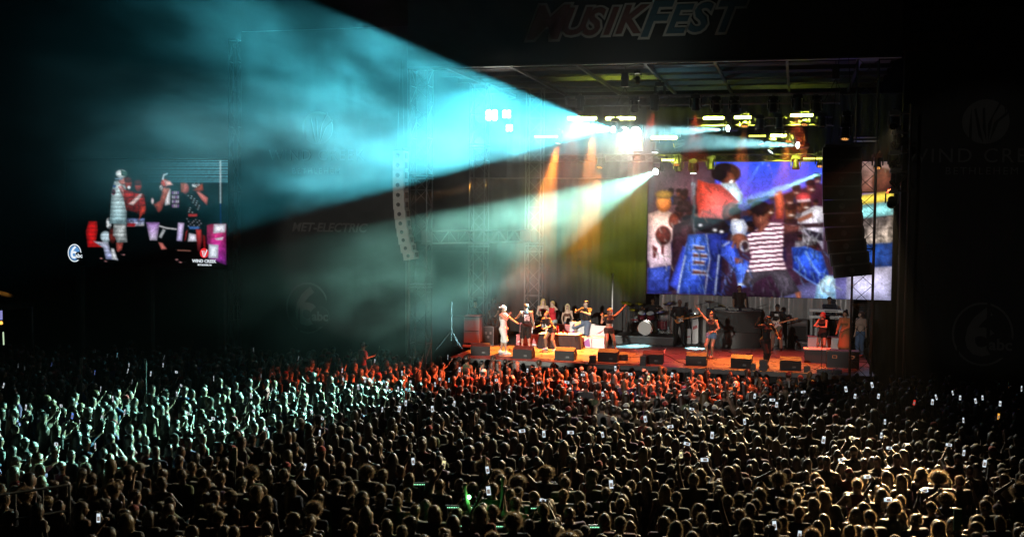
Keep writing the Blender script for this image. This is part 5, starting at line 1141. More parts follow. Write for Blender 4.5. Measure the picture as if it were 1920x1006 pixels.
bt = thing('bottle', 'tall red bottle standing on the drinks table', 'bottle', tb.location-U*.15+V*.18+Z*.586); MB().lathe([(0, 0), (.045, 0), (.045, .2), (.018, .27), (.018, .34), (0, .34)], n=14, cap=False).build('glass', 'red_plastic', bt); MB().lathe([(.02, .33), (.02, .36), (0, .36)], n=10, cap=False).build('cap', 'dark_alu', bt)
# left-side gear: tall cabinet, road case, tripod stand
cb = sprop('equipment_cabinet', 'tall grey equipment cabinet at the left of the stage', 'cabinet', 884, 650, rz=.1)
hc_ = S(884, 592, uvz(cb.location)[1])[2]-DECK
MB().box((0, .35, hc_/2+.08), (.62, .7, hc_-.16)).build('case', 'grey_cab', cb, smooth=0); MB().box((0, .35, .04), (.70, .78, .08)).build('plinth', 'white_panel', cb, smooth=0); MB().box((0, .35, hc_-.03), (.68, .76, .05)).build('lid', 'dark_alu', cb, smooth=0); MB().box((0, -.008, hc_*.52), (.58, .012, .02)).build('seam', 'black', cb, smooth=0); MB().box((-.55, .5, hc_*.48), (.44, .5, hc_*.96)).build('side_case', 'black', cb, smooth=0)
rc = sprop('road_case', 'black road case with bright metal edges and catches', 'case', 915, 647, rz=-.1)
hr_ = S(915, 612, uvz(rc.location)[1])[2]-DECK
MB().box((0, .3, hr_/2), (.44, .56, hr_-.02)).build('case', 'black', rc, smooth=0)
for x in (-.22, .22): MB().box((x, .012, hr_/2), (.03, .03, hr_)).build('edge_profile', 'alu', rc, smooth=0)
for zz in (.015, hr_-.015): MB().box((0, .010, zz), (.41, .03, .03)).build('edge_profile', 'alu', rc, smooth=0)
for x in (-.1, .1): MB().box((x, .012, hr_*.66), (.08, .02, .10)).build('catch', 'alu', rc, smooth=0)
MB().lathe([(.0, .0), (.05, .0), (.055, .012)], (0, .02, hr_*.45), (0, -1, 0), n=16).build('handle_dish', 'alu', rc)
tp = sprop('tripod_stand', 'tall dark tripod stand before the left truss tower', 'stand', 846, 655)
ht = S(846, 566, uvz(tp.location)[1])[2]-DECK; MB().tube((0, 0, .35), (0, 0, ht), .022).build('pole', 'wedge_black', tp)
for a in (-2.6, -.5, 1.2): MB().tube((0, 0, .75), (.62*math.cos(a), .45*math.sin(a), .01), .016).build('leg', 'wedge_black', tp)
MB().box((0, 0, ht*.72), (.07, .07, .1)).build('collar', 'black', tp, smooth=0)
# tall white pole
pl = sprop('light_pole', 'tall thin white pole standing between sofa and drums', 'pole', 1147, 645); hp = S(1148, 512, uvz(pl.location)[1])[2]-DECK
MB().tube((0, 0, .02), (0, 0, hp), .022).build('pole', 'white_panel', pl); MB().lathe([(.22, 0), (.22, .02), (.03, .035)], n=18).build('foot', 'black', pl)
# floor monitors
wedge_v = 0
def wedge(label, px, py, rz=0., s_=1.):
    t = thing('floor_monitor', label, 'monitor', F(px, py)+V*.28, -SA+rz, 'floor monitors along the stage edge'); t.scale = (s_,)*3
    o = MB().prism([(-.30, 0), (.26, 0), (.30, .16), (.02, .44), (-.30, .34)], -.36, .36, 'yz').build('cabinet', 'wedge_black', t, smooth=0)
    n_ = Vector((0, .28, .28)).normalized(); g_ = MB(); g_.add([(-.33, .31, .17), (.33, .31, .17), (.33, .035, .445), (-.33, .035, .445), (-.33, .30, .155), (.33, .30, .155), (.33, .02, .43), (-.33, .02, .43)], [(0, 1, 2, 3), (0, 1, 5, 4), (2, 3, 7, 6), (0, 3, 7, 4), (1, 2, 6, 5)])
    g_.build('grille', 'grille', t, smooth=0)
    for s2 in (-1, 1): MB().lathe([(.03, 0), (.03, .012), (.015, .014)], (s2*.36, 0, .2), (s2, 0, 0), n=12).build('handle', 'dark_alu', t)
    MB().box((.12, -.308, .12), (.12, .012, .06)).build('connector_plate', 'dark_alu', t, smooth=0)
for i, (x, y) in enumerate(((897, 666), (979, 672), (1058, 675), (1139, 678), (1223, 682), (1305, 685), (1390, 690), (1482, 694))):
    wedge(('black floor monitor at the left end of the stage edge, tilted green-lit top', 'black floor monitor in front of the man in the printed vest', 'black floor monitor in front of the stooping dancer', 'black floor monitor in front of the dancer in the crop top', 'black floor monitor in front of the drum kit', 'black floor monitor beside the dancer in the studded vest', 'black floor monitor left of the silhouetted dancer', 'black floor monitor at the right end of the stage edge')[i], x, y, (.25, 0, 0, 0, .05, 0, -.05, 0)[i])
wedge('small black floor monitor right behind the dancer in the crop top', 1163, 676, .2, .62)
def small_box(label, px, py, wd, ht_, z=DECK, mat='black'):
    t = thing('stage_box', label, 'box', F(px, py, z)+V*.15, -SA, 'small black boxes on the stage edge'); MB().box((0, 0, ht_/2), (wd, .28, ht_)).build('case', mat, t, smooth=0)
    for k in (-.3, 0, .3): MB().lathe([(.014, 0), (.014, .012), (.005, .014)], (k*wd, -.142, ht_*.55), (0, -1, 0), n=8).build('socket', 'dark_alu', t)
    MB().box((0, 0, ht_+.01), (wd*.5, .04, .02)).build('handle', 'dark_alu', t, smooth=0)
for lab, x, y, a, b in (('small black cable box left of the crop-top dancer monitor', 1110, 681, .22, .26), ('small black cable box between the drum monitor and its neighbour', 1205, 686, .20, .34), ('black box standing under the silhouetted dancer', 1431, 694, .28, .34), ('small black box left of the silhouetted dancer feet', 1412, 694, .16, .22), ('small black cable box right of the last monitor', 1513, 698, .22, .2), ('long low black cable box at the right stage edge', 1546, 700, .5, .12), ('low black cable box beside the right stage corner', 1570, 700, .3, .12)):
    small_box(lab, x, y, a, b)
# right platform with lit cases
rp_ = sprop('side_platform', 'dark low platform before the red-lit dancers', 'riser', 1532, 680); MB().box((0, .2, .24), (.9, .5, .48)).build('block', 'black', rp_, smooth=0); MB().box((0, .2, .497), (.96, .56, .03)).build('top_board', 'white_panel', rp_, smooth=0)
wp = sprop('white_block', 'white seat block behind the red-lit dancers legs', 'seat', 1543, 662); MB().box((0, .35, .30), (1.15, .4, .6)).build('block', 'white_panel', wp, smooth=0); MB().box((0, .35, .62), (1.19, .44, .03)).build('cushion', 'pink_panel', wp, smooth=0)
cs_ = sprop('flight_case', 'black flight case with two small lit labels at the right corner', 'case', 1580, 690); MB().box((0, .3, .30), (1.1, .6, .6)).build('case', 'black', cs_, smooth=0)
emat('label_lit', (1., .30, .12), .25)
for x in (-.28, .30): MB().box((x, -.008, .40), (.16, .012, .10)).build('label_plate', 'label_lit', cs_, smooth=0); MB().box((x, -.016, .40), (.12, .006, .07)).build('label_print', 'black', cs_, smooth=0)
for zz in (.02, .58): MB().box((0, -.004, zz), (1.1, .02, .03)).build('edge_profile', 'dark_alu', cs_, smooth=0)
# amps, mic stands, bottles, white banners by the bass player
def amp(label, px, py, wd, ht_):
    t = sprop('amplifier', label, 'amplifier', px, py); MB().box((0, .25, ht_/2), (wd, .45, ht_)).build('cabinet', 'black', t, smooth=0); MB().box((0, .018, ht_*.42), (wd*.9, .02, ht_*.7)).build('grille', 'grille', t, smooth=0); MB().box((0, .016, ht_*.9), (wd*.9, .02, ht_*.1)).build('control_panel', 'dark_alu', t, smooth=0)
amp('black amplifier stack right of the guitarist', 1494, 652, .8, 1.15); amp('low black amplifier left of the keyboards', 1508, 656, .7, .35)
for lab, x, y in (('narrow white printed banner beside the bass player, left one', 1290, 646), ('narrow white printed banner beside the bass player, right one', 1303, 646)):
    t = sprop('stand_banner', lab, 'banner', x, y); hb = 1.35 if x > 1295 else .62; MB().box((0, .02, hb/2+.03), (.24, .012, hb)).build('cloth', 'white_panel', t, smooth=0); MB().box((0, .03, .02), (.3, .2, .04)).build('foot', 'black', t, smooth=0); MB().prism([(-.1, hb*.45), (.1, hb*.52), (.06, hb*.60), (-.1, hb*.55)], .0125, .008).build('printed_band', 'pink_panel', t, smooth=0)
for lab, x, y in (('clear water bottle on the deck before the drum riser, left of two', 1248, 646), ('clear water bottle on the deck before the drum riser, right of two', 1253, 646), ('clear water bottle on the deck beside the low amplifier', 1498, 641)):
    t = sprop('water_bottle', lab, 'bottle', x, y); MB().lathe([(0, 0), (.04, 0), (.042, .16), (.02, .22), (.016, .25), (0, .25)], n=12, cap=False).build('bottle', 'clear_plastic', t); MB().lathe([(.018, .245), (.018, .27), (0, .27)], n=10, cap=False).build('cap', 'white_panel', t)
def stand(label, px, py, h_, boom=0.):
    t = sprop('microphone_stand', label, 'stand', px, py); MB().tube((0, 0, .05), (0, 0, h_), .013).build('pole', 'dark_alu', t)
    for a in (.5, 2.6, 4.7): MB().tube((0, 0, .16), (.28*math.cos(a), .28*math.sin(a), .01), .011).build('leg', 'dark_alu', t)
    if boom: MB().tube((-boom*.3, 0, h_-.05), (boom, 0, h_+.18), .010).build('boom', 'dark_alu', t)
stand('dark stand with yellow tape right of the guitarist', 1482, 652, 1.35); stand('thin microphone stand left of the silhouetted dancer', 1413, 652, 1.6, .5); stand('thin microphone stand left of the tall DJ riser', 1313, 648, 1.7, .6); stand('microphone stand at the right stage edge', 1540, 694, 1.0)
cpb = sprop('congas', 'percussion set on the riser left of the DJ', 'percussion', 1336, 646)
for x, h_ in ((-.18, 1.75), (.25, 1.6)):
    MB().tube((x, .4, 0), (x, .4, h_), .014).build('stand', 'dark_alu', cpb); MB().lathe([(0, .02), (.2, -.005), (.2, -.008)], (x, .4, h_), (.1, -.2, 1), n=22, cap=False).build('cymbal', 'brass', cpb)
MB().lathe([(.12, 1.15), (.16, 1.4), (.15, 1.62), (.0, 1.62)], (.05, .5, 0), n=18).build('drum', 'drum_shell', cpb)
# barricade and ledge in front of the stage
bar = sthing('crowd_barrier', 'dark metal crowd barrier with pale top rail in front of the stage', 'barrier', 0, -1.7, 0)
for i in range(12):
    u = UL+.3+(UR-UL-.6)*i/11; MB().box((u, .1, .55), (.07, .3, 1.1)).build('post', 'dark_alu', bar, smooth=0)
seg = (UR-UL-.6)/11
pm = MB().box((0, 0, .55), (seg-.09, .03, 1.0)).mesh('panel', 'dark_alu', 0)
for i in range(11): inst('panel', pm, bar, loc=(UL+.3+seg*(i+.5), .0, 0))
MB().box(((UL+UR)/2, 0, 1.13), (UR-UL, .16, .05)).build('top_rail', 'alu', bar, smooth=0)
for i, u in enumerate(np.linspace(UL+1.2, UR-1.6, 6)):
    t = sthing('subwoofer', ('first', 'second', 'third', 'fourth', 'fifth', 'sixth')[i]+' black subwoofer from the left under the stage edge', 'speaker', u, -.75, 0, group='subwoofers under the stage edge')
    MB().box((0, 0, .42), (1.25, .8, .84)).build('cabinet', 'black', t, smooth=0); MB().box((0, -.41, .42), (1.15, .012, .74)).build('grille', 'grille', t, smooth=0)
# ================================================================ the crowd
ORD = ['first', 'second', 'third', 'fourth', 'fifth', 'sixth', 'seventh', 'eighth', 'ninth', 'tenth', 'eleventh', 'twelfth', 'thirteenth', 'fourteenth', 'fifteenth', 'sixteenth', 'seventeenth', 'eighteenth', 'nineteenth', 'twentieth']
def ordn(k):
    if k < 20: return ORD[k]
    tens = {2: 'twenty', 3: 'thirty', 4: 'forty', 5: 'fifty', 6: 'sixty'}[(k+1)//10]
    return tens+'-'+ORD[(k+1) % 10-1] if (k+1) % 10 else {'twenty': 'twentieth', 'thirty': 'thirtieth', 'forty': 'fortieth', 'fifty': 'fiftieth', 'sixty': 'sixtieth'}[tens]
# poses (facing -y; turned to the stage when placed)
PH1 = dict(hr=(.12, -.34, 1.80), er=(.7, -.1, -.7)); PH2 = dict(hl=(-.07, -.38, 1.74), hr=(.07, -.38, 1.74), el=(-.8, -.1, -.6), er=(.8, -.1, -.6))
POSES = [
    dict(d='short-haired man', hair='short'), dict(d='long-haired woman', sex='f', hair='long'), dict(d='man in a cap', hair='short', cap='front'), dict(d='woman with a bun', sex='f', hair='bun'),
    dict(d='curly-haired person', hair='curly'), dict(d='wavy-haired woman', sex='f', hair='wavy', hl=(-.16, -.24, 1.1), hr=(.16, -.24, 1.1)), dict(d='broad-shouldered man', hair='buzz', fat=1.14, hl=(-.10, -.28, 1.12), hr=(.10, -.28, 1.16), el=(-1, .2, -.2), er=(1, .2, -.2)),
    dict(d='bob-haired woman', sex='f', hair='bob', hr=(.22, -.12, 1.0)), dict(d='man in a backwards cap', hair='short', cap='back'), dict(d='woman with a ponytail', sex='f', hair='pony'),
    dict(d='man with one arm raised', hair='short', hr=(.30, -.18, 1.98), er=(.9, .1, -.2)), dict(d='woman with both arms up', sex='f', hair='long', hl=(-.32, -.12, 1.92), hr=(.34, -.16, 1.96), el=(-.9, .2, 0), er=(.9, .2, 0)),
    dict(d='man looking aside', hair='short', head=(.9, 0, .1), lean=(.03, .01)), dict(d='woman turned to her neighbour', sex='f', hair='wavy', head=(-.9, .05, 0), lean=(-.04, 0)), dict(d='man holding his head', hair='curly', hr=(.14, .02, 1.78), er=(.9, .1, .2)), dict(d='person with big round hair', sex='f', hair='afro', head=(.3, .1, 0)), dict(d='leaning long-haired woman', sex='f', hair='long', lean=(.08, -.03), head=(.4, .1, .15)), dict(d='tall man with hands clasped', hair='buzz', hl=(-.04, -.34, 1.3), hr=(.04, -.34, 1.3), el=(-.9, .1, -.4), er=(.9, .1, -.4)),
    dict(d='man filming on a phone', ph=1, hair='short', **PH1), dict(d='woman filming on a phone', ph=1, sex='f', hair='long', **PH1), dict(d='woman filming two-handed', ph=2, sex='f', hair='wavy', **PH2), dict(d='man filming two-handed', ph=2, hair='short', cap='back', **PH2)]
def mkfig(p, j=0):
    k = {a: b for a, b in p.items() if a not in ('d', 'ph')}; k.setdefault('head', (.15*math.sin(j*2.1), -.05+.08*math.sin(j*3.7), .06*math.sin(j*1.3))); k.setdefault('hip', (.02*math.sin(j*1.7), 0, .925)); k.setdefault('low', 'jeans' if j % 3 else 'shorts'); k.setdefault('top', ('tee', 'tank', 'tee', 'crop')[j % 4] if p.get('sex') == 'f' else ('tee', 'tee', 'tank', 'tee')[j % 4]); return Fig(**k)
FIGS = [mkfig(p, j) for j, p in enumerate(POSES)]
NEAR = [fig_meshes(f_, .026, fuzz=(2600 if f_.hair in ('curly', 'afro') else 1500), lit_face=True, finger=(.9, .9)) for f_ in FIGS]
def phone_off(fg):                             # where the phone sits in the hand(s), figure frame
    return (fg.HL+fg.HR)/2+np.array([0, -.05, .10]) if abs(fg.HL[2]-fg.HR[2]) < .1 else fg.HR+np.array([0, -.035, .10])
# coarse one-mesh versions for the far crowd: regions skin / hair / cloth
def far_mesh(fg, h=.054):
    lo, hi = fg.bounds(); lo[2] = -.03
    def all_(P): d = np.minimum(fg.body(P), np.minimum(fg.shirt(P), fg.lower(P))); d = np.minimum(d, fg.hairf(P)-.004) if fg.hair != 'bald' else d; return np.minimum(d, fg.capf(P)) if fg.cap else d
    v, f = snets(all_, lo, hi, h); f = tri_of(f); f = f[v[f][:, :, 2].max(1) > .72]; us, inv_ = np.unique(f, return_inverse=True); v = v[us]; f = inv_.reshape(-1, 3); c = v[f].mean(1)      # legs below are hidden in the throng
    fl = [fg.body(c)+.002, fg.hairf(c), fg.shirt(c), fg.lower(c)]+([fg.capf(c)-.004] if fg.cap else []); reg = np.argmin(np.stack(fl), 0)
    return v, f, reg
FAR = [far_mesh(f_) for f_ in FIGS]
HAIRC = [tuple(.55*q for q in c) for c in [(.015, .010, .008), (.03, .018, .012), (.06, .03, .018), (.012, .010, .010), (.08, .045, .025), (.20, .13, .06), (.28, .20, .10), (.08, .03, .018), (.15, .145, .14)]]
CLO = [((.015, .015, .017), 'black'), ((.03, .03, .033), 'charcoal'), ((.30, .30, .29), 'white'), ((.09, .09, .095), 'grey'), ((.03, .05, .12), 'navy'), ((.17, .018, .02), 'red'), ((.10, .13, .07), 'olive'), ((.02, .02, .02), 'black'), ((.14, .11, .07), 'tan'), ((.03, .03, .03), 'dark'), ((.12, .06, .16), 'purple')]
LOW = [(.03, .05, .10), (.02, .02, .022), (.12, .14, .18), (.18, .15, .10)]
# phones: pixel of the screen centre in the photograph, sideways or upright, tint
PHL = '''35,685 47,690 97,683b 180,658 202,666 220,665c 309,669 242,684 240,695 306,684 283,700 178,698b 248,715 331,697s 340,722s 308,729s 401,709 332,738 471,741 189,729 115,760s 212,747 353,774s 400,784s 476,770s 192,781s 150,789s 136,779b 234,772 31,740 7,722 49,763 476,655
560,671 703,676 490,704s 840,669 642,694 685,711 700,712c 726,727 720,715sc 672,725 747,729 764,730sc 770,715s 816,720 842,712c 825,710s 931,712s 955,732 511,729s 572,767s 585,772s 717,767 761,755 749,766 811,766 852,756 499,803s 605,784s 600,811 775,864 832,870y 572,874 754,699 862,692 644,710s
989,694 1093,702s 1010,717s 1063,716s 1216,708y 1260,702 1130,738 1297,766s 1210,785 1257,799s 979,807s 1020,813 1070,810s 1130,814 1335,815 1288,831s 1277,852y 1321,861s 1146,907 1018,937s 1415,742 1396,790 1154,690 1182,701s
1448,749s 1456,758 1506,734s 1586,729 1603,742 1635,721 1647,742 1748,753 1755,744 1786,736 1800,745 1842,745 1875,756 1915,728 1806,787 1872,780o 1659,790 1652,815 1597,820sy 1544,824 1667,839s 1576,861s 1779,833s 1807,848 1846,868 1626,893s 1733,919s 1665,936s 1452,984 1499,1001 1714,754r 1829,751
106,832s 179,835 185,970 916,919 914,880'''.split()
emat('phone_white', (.80, .92, 1.), .9); emat('phone_blue', (.15, .30, 1.), .8); emat('phone_cyan', (.30, .85, 1.), .8); emat('phone_yellow', (1., .90, .45), 1.); emat('phone_orange', (1., .45, .05), 1.); emat('phone_red', (1., .05, .03), .6)
PM = {'': ('phone_white', 'white'), 'b': ('phone_blue', 'blue'), 'c': ('phone_cyan', 'cyan'), 'y': ('phone_yellow', 'yellow'), 'o': ('phone_orange', 'orange'), 'r': ('phone_red', 'red')}
case_me = MB().box((0, 0, 0), (.078, .009, .158)).mesh('phone', 'phone_case', 0)
def scr_mesh(mt):
    m = MB(); m.box((0, .0062, 0), (.068, .0024, .146)); m.m = 1; m.box((0, .0078, -.012), (.050, .0008, .07)); return m.mesh('screen', [mt, 'phone_'+'dim'], 0)
emat('phone_dim', (.55, .45, .40), .35)
scr_me = {k: scr_mesh(mt) for k, (mt, _) in PM.items()}
lens_c = MB().lathe([(0, 0), (.008, 0)], (.022, -.0052, .058), (0, -1, 0), n=8, cap=False).mesh('camera_lens', 'black', 0)
people = []                                     # (x, y, pose, scale, rz)
grid = {}
def free(x, y, dmin):
    for i in range(int(x//1)-1, int(x//1)+2):
        for j in range(int(y//1)-1, int(y//1)+2):
            for a, b in grid.get((i, j), ()):
                if (a-x)**2+((b-y)*.8)**2 < dmin*dmin: return False
    return True
def put(x, y): grid.setdefault((int(x//1), int(y//1)), []).append((x, y))
def facing(x, y):                               # turn towards the middle of the stage; figures face -y by default
    tgt = W(1.5, 3.); return math.atan2(tgt.y-y, tgt.x-x)+PI/2
def inside(x, y):
    if y < 16.6: return False
    if abs(x) > .478*y+1.2: return False
    q = Vector((x, y, 0))-O
    if q.dot(V) > -2.0 and q.dot(U) > UL-.6 and q.dot(U) < UR+.6: return False
    if q.dot(V) > -1.2: return False
    if x < -6.4 and y < 18.6: return False     # platform with railing
    return True
phones = []
for k, tok in enumerate(PHL):
    xy = tok.rstrip('sbcyor'); fl = tok[len(xy):]; px, py = map(float, xy.split(',')); side = 's' in fl; tint = fl.replace('s', '')
    r_ = random.Random(k*13+5); s_ = r_.uniform(.93, 1.06)
    pose = r_.choice((20, 21)) if side else r_.choice((18, 19)); off = Vector(phone_off(FIGS[pose]))*s_
    hgt = off.z; p = F(px, py, hgt)
    lim = (p-O).dot(V)
    if lim > -2.6 and py < 700:                 # raised phones of the front rows: keep them before the barrier
        p = S(px, py, -2.7-r_.uniform(0, 1.2)); hgt = p.z
    s2 = s_*hgt/off.z; s2 = min(max(s2, .86), 1.14); off = Vector(phone_off(FIGS[pose]))*s2; rz = facing(p.x, p.y)+r_.uniform(-.12, .12)
    loc = p-Matrix.Rotation(rz, 3, 'Z')@Vector((off.x, off.y, 0)); put(loc.x, loc.y)
    people.append((loc.x, loc.y, pose, s2, rz)); phones.append((px, py, Vector((p.x, p.y, off.z)), rz, side, tint))
rr = random.Random(11)
y = 16.8
row = 0
while y < 41:
    wx = .478*y+1.2; x = -wx+rr.uniform(0, .5)
    while x < wx:
        jx = x+rr.uniform(-.13, .13); jy = y+rr.uniform(-.26, .26)
        dens = 1.
        if inside(jx, jy) and rr.random() < .93 and free(jx, jy, .345):
            far = jy > 29; c = rr.random(); left = jx < 0
            pose = rr.choices(range(18), [10, 12, 7, 6, 2.5, 8, 7, 6, 5, 7, (6 if far and left else 1.6), (4 if far and left else .7), 6, 6, 2, .8, 6, 4])[0]
            s_ = rr.gauss(.975 if POSES[pose].get('sex') != 'f' else .945, .045); s_ = min(max(s_, .84), 1.09)
            people.append((jx, jy, pose, s_, facing(jx, jy)+rr.gauss(0, .28))); put(jx, jy)
        x += rr.uniform(.33, .48)
    y += .42; row += 1
# the ones that show largest become objects of their own, the rest one mass
def seen(p): return (Vector((p[0], p[1], 1.6))-C0)
people.sort(key=lambda p: p[1])
vis = [p for p in people if abs(p[0]) < .468*p[1]]
N_IND = 290
near = vis[:N_IND]; nset = set(id(p) for p in near); far = [p for p in people if id(p) not in nset]
GR = 'people in the crowd nearest the camera'
rows = []
for p in near:
    if rows and p[1]-rows[-1][0][1] < .55: rows[-1].append(p)
    else: rows.append([p])
for ri, rw in enumerate(rows):
    rw.sort(key=lambda p: p[0])
    for k, (x, y, pose, s_, rz) in enumerate(rw):
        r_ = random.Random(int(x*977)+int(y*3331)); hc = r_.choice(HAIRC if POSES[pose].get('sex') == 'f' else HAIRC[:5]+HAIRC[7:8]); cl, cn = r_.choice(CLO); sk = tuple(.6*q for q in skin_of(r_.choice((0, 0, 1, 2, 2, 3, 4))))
        fgm = NEAR[pose]
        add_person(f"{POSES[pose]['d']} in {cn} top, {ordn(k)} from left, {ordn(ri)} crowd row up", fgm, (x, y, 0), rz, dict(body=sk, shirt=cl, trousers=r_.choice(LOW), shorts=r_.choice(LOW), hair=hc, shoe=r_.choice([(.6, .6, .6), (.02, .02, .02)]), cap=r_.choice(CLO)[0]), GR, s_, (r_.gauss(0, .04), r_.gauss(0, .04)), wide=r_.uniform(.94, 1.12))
# mass of people behind
vv, ff, cc, mm = [], [], [], []; n0 = 0
for (x, y, pose, s_, rz) in far:
    r_ = random.Random(int(x*977)+int(y*3331)); v, f, reg = FAR[pose]; c_, sn = math.cos(rz), math.sin(rz)
    q = v*s_; tx = r_.gauss(0, .03); q = np.stack([q[:, 0]*c_-q[:, 1]*sn+x+q[:, 2]*tx, q[:, 0]*sn+q[:, 1]*c_+y, q[:, 2]], -1)
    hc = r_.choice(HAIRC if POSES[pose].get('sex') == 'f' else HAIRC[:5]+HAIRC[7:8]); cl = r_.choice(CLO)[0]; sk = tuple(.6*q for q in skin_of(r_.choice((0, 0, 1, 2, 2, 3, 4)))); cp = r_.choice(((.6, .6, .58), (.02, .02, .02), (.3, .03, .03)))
    pal = np.array([sk, hc, cl, r_.choice(LOW), cp])
    vv.append(q); ff.append(f+n0); n0 += len(v); cc.append(pal[reg]); mm.append(np.array([0, 1, 2, 2, 2])[reg])
V3 = np.concatenate(vv); F3 = np.concatenate(ff); Cf = np.concatenate(cc)
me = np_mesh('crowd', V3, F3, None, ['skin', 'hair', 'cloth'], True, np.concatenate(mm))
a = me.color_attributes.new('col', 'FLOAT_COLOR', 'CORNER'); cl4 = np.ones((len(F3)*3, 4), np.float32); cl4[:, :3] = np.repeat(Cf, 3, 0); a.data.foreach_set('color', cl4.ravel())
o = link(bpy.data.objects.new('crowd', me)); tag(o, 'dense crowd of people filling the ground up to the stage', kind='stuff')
# the phones in their hands
bands = [(0, 690, 'in the band nearest the stage'), (690, 715, 'in second band from the stage'), (715, 745, 'in third band from the stage'), (745, 790, 'halfway down the crowd'), (790, 860, 'in the lower crowd'), (860, 1100, 'nearest the bottom edge')]
for y0_, y1_, txt in bands:
    b = sorted([p for p in phones if y0_ <= p[1] < y1_], key=lambda p: p[0])
    for k, (px, py, loc, rz, side, tint) in enumerate(b):
        t = inst('phone', case_me, None); t.location = loc; t.rotation_euler = (.12+.1*math.sin(px), (PI/2 if side else 0)+.22*math.sin(px*1.7+py), rz+.25*math.sin(py*2.3)); t.scale = (.92+.12*math.sin(px*.9),)*3
        # screen faces the holder, that is the camera
        tag(t, f"{PM[tint][1]} lit phone held {'sideways' if side else 'upright'}, {ordn(k)} from left {txt}", 'phone', 'lit phones in the crowd')
        inst('screen', scr_me[tint], t); inst('camera_lens', lens_c, t)
print('CROWD', len(people), len(near), len(far), len(F3), [len(r) for r in rows])
# ================================================================ things standing in the crowd
emat('dot_green', (.35, 1., .55), 2.2); emat('green_lamp', (.25, 1., .35), 9.); emat('window_lit', (.45, .45, 1.), .55); emat('amber_lamp', (1., .45, .08), 2.); emat('tube_lit', (.75, 1., .65), .8); emat('sign_lit', (.75, .80, .35), .10)
for i, (x0, x1, y) in enumerate(((766, 812, 907.5), (778, 815, 950.5), (838, 886, 950.5), (995, 1033, 952), (851, 901, 985), (924, 955, 986), (1078, 1092, 987), (1106, 1127, 987.5))):
    zz = 1.42; a = F(x0, y, zz); b = F(x1, y, zz); ln = (b-a).length; d = (b-a).normalized()
    t = thing('led_strip', ORD[i]+' strip of green LED dots from the top among the control desks', 'LED strip', (a+b)/2, math.atan2(d.y, d.x), 'LED strips on the control desks')
    MB().box((0, .03, 0), (ln+.06, .05, .07)).build('housing', 'black', t, smooth=0)
    n = max(4, round((x1-x0)/3.1)); dm = MB().box((0, 0, 0), (.013, .008, .016)).mesh('diode', 'dot_green', 0)
    for k in range(n): inst('diode', dm, t, loc=(-ln/2+ln*(k+.5)/n, 0, 0))
    MB().tube((0, .05, -zz), (0, .05, -.03), .02).build('stand', 'dark_alu', t); MB().lathe([(.16, 0), (.16, .02), (.03, .04)], (0, .05, -zz), n=12).build('foot', 'black', t)
p = F(879, 931, 1.75); t = thing('glow_stick', 'bright green glowing ball held up in the lower middle crowd', 'glow light', p)
MB().lathe([(0, -.04), (.03, -.028), (.042, 0), (.03, .028), (0, .04)], n=14, cap=False).build('globe', 'green_lamp', t); MB().tube((0, 0, -.03), (0, 0, -1.7), .012).build('stick', 'black', t)
l = bpy.data.lights.new('lamp', 'POINT'); l.energy = 3.; l.color = (.1, 1., .2); l.shadow_soft_size = .05; o = bpy.data.objects.new('lamp', l); link(o, t); o.location = (0, -.06, 0)
# sign poles
def pole_sign(label, px, y0_, y1_, ybase, wd, mat, z_top=None, txt=None):
    zt = 2.35 if z_top is None else z_top; p = F(px, y0_, zt); d = (p-C0).length; hh = (y1_-y0_)*d/FPX; w2 = wd*d/FPX
    t = thing('pole_sign', label, 'sign', (p.x, p.y, 0)); MB().tube((0, .03, 0), (0, .03, zt), .016).build('pole', 'black', t); MB().box((0, 0, zt-hh/2), (w2, .03, hh)).build('board', mat, t, smooth=0)
    MB().lathe([(.18, 0), (.18, .02), (.03, .04)], (0, .03, 0), n=12).build('foot', 'black', t)
    if txt: text('lettering', txt, w2*1.05, 'black', t, (0, -.025, zt-hh/2), rot=(PI/2, 0, 0), extrude=.004)
    return t
pole_sign('tall narrow pale sign on a pole above the far left crowd', 152, 670, 690, 720, 5, 'cream', 2.6)
pole_sign('thin dark sign on a pole right of the tall pale one', 273, 673, 690, 720, 4, 'dark_alu', 2.6)
pole_sign('green vertical sign board near the bottom right corner', 1796, 953, 990, 1006, 13, 'green_panel', 2.0)
pole_sign('narrow pale sign strip above the lower left crowd', 440, 838, 872, 900, 8, 'tan_board' if 'tan_board' in MATS else 'cream', 2.3)
# railing on a platform in the lower left corner
a = F(-25, 931, 1.9); b = F(130, 908, 1.9); q0 = F(-25, 948, 1.9)
t = thing('railing', 'green-lit metal railing round a platform in the lower left corner', 'railing', (a.x, a.y, 0)); d = Vector((b.x-a.x, b.y-a.y, 0))
for k, zz in enumerate((1.9, 1.45, 1.0)): MB().tube((0, 0, zz), (d.x, d.y, zz), .022).build('rail', 'alu', t)
for k in range(4): f_ = k/3; MB().tube((d.x*f_, d.y*f_, 0), (d.x*f_, d.y*f_, 1.9), .022).build('post', 'alu', t)
t2 = thing('control_platform', 'dark platform box behind the railing in the lower left corner', 'platform', (a.x-.2, a.y-1.6, 0)); MB().box((.6, .2, .5), (2.6, 2.0, 1.0)).build('deck', 'black_matte', t2, smooth=0); MB().box((.6, -.81, .5), (2.6, .02, .9)).build('front_panel', 'black_cloth', t2, smooth=0)
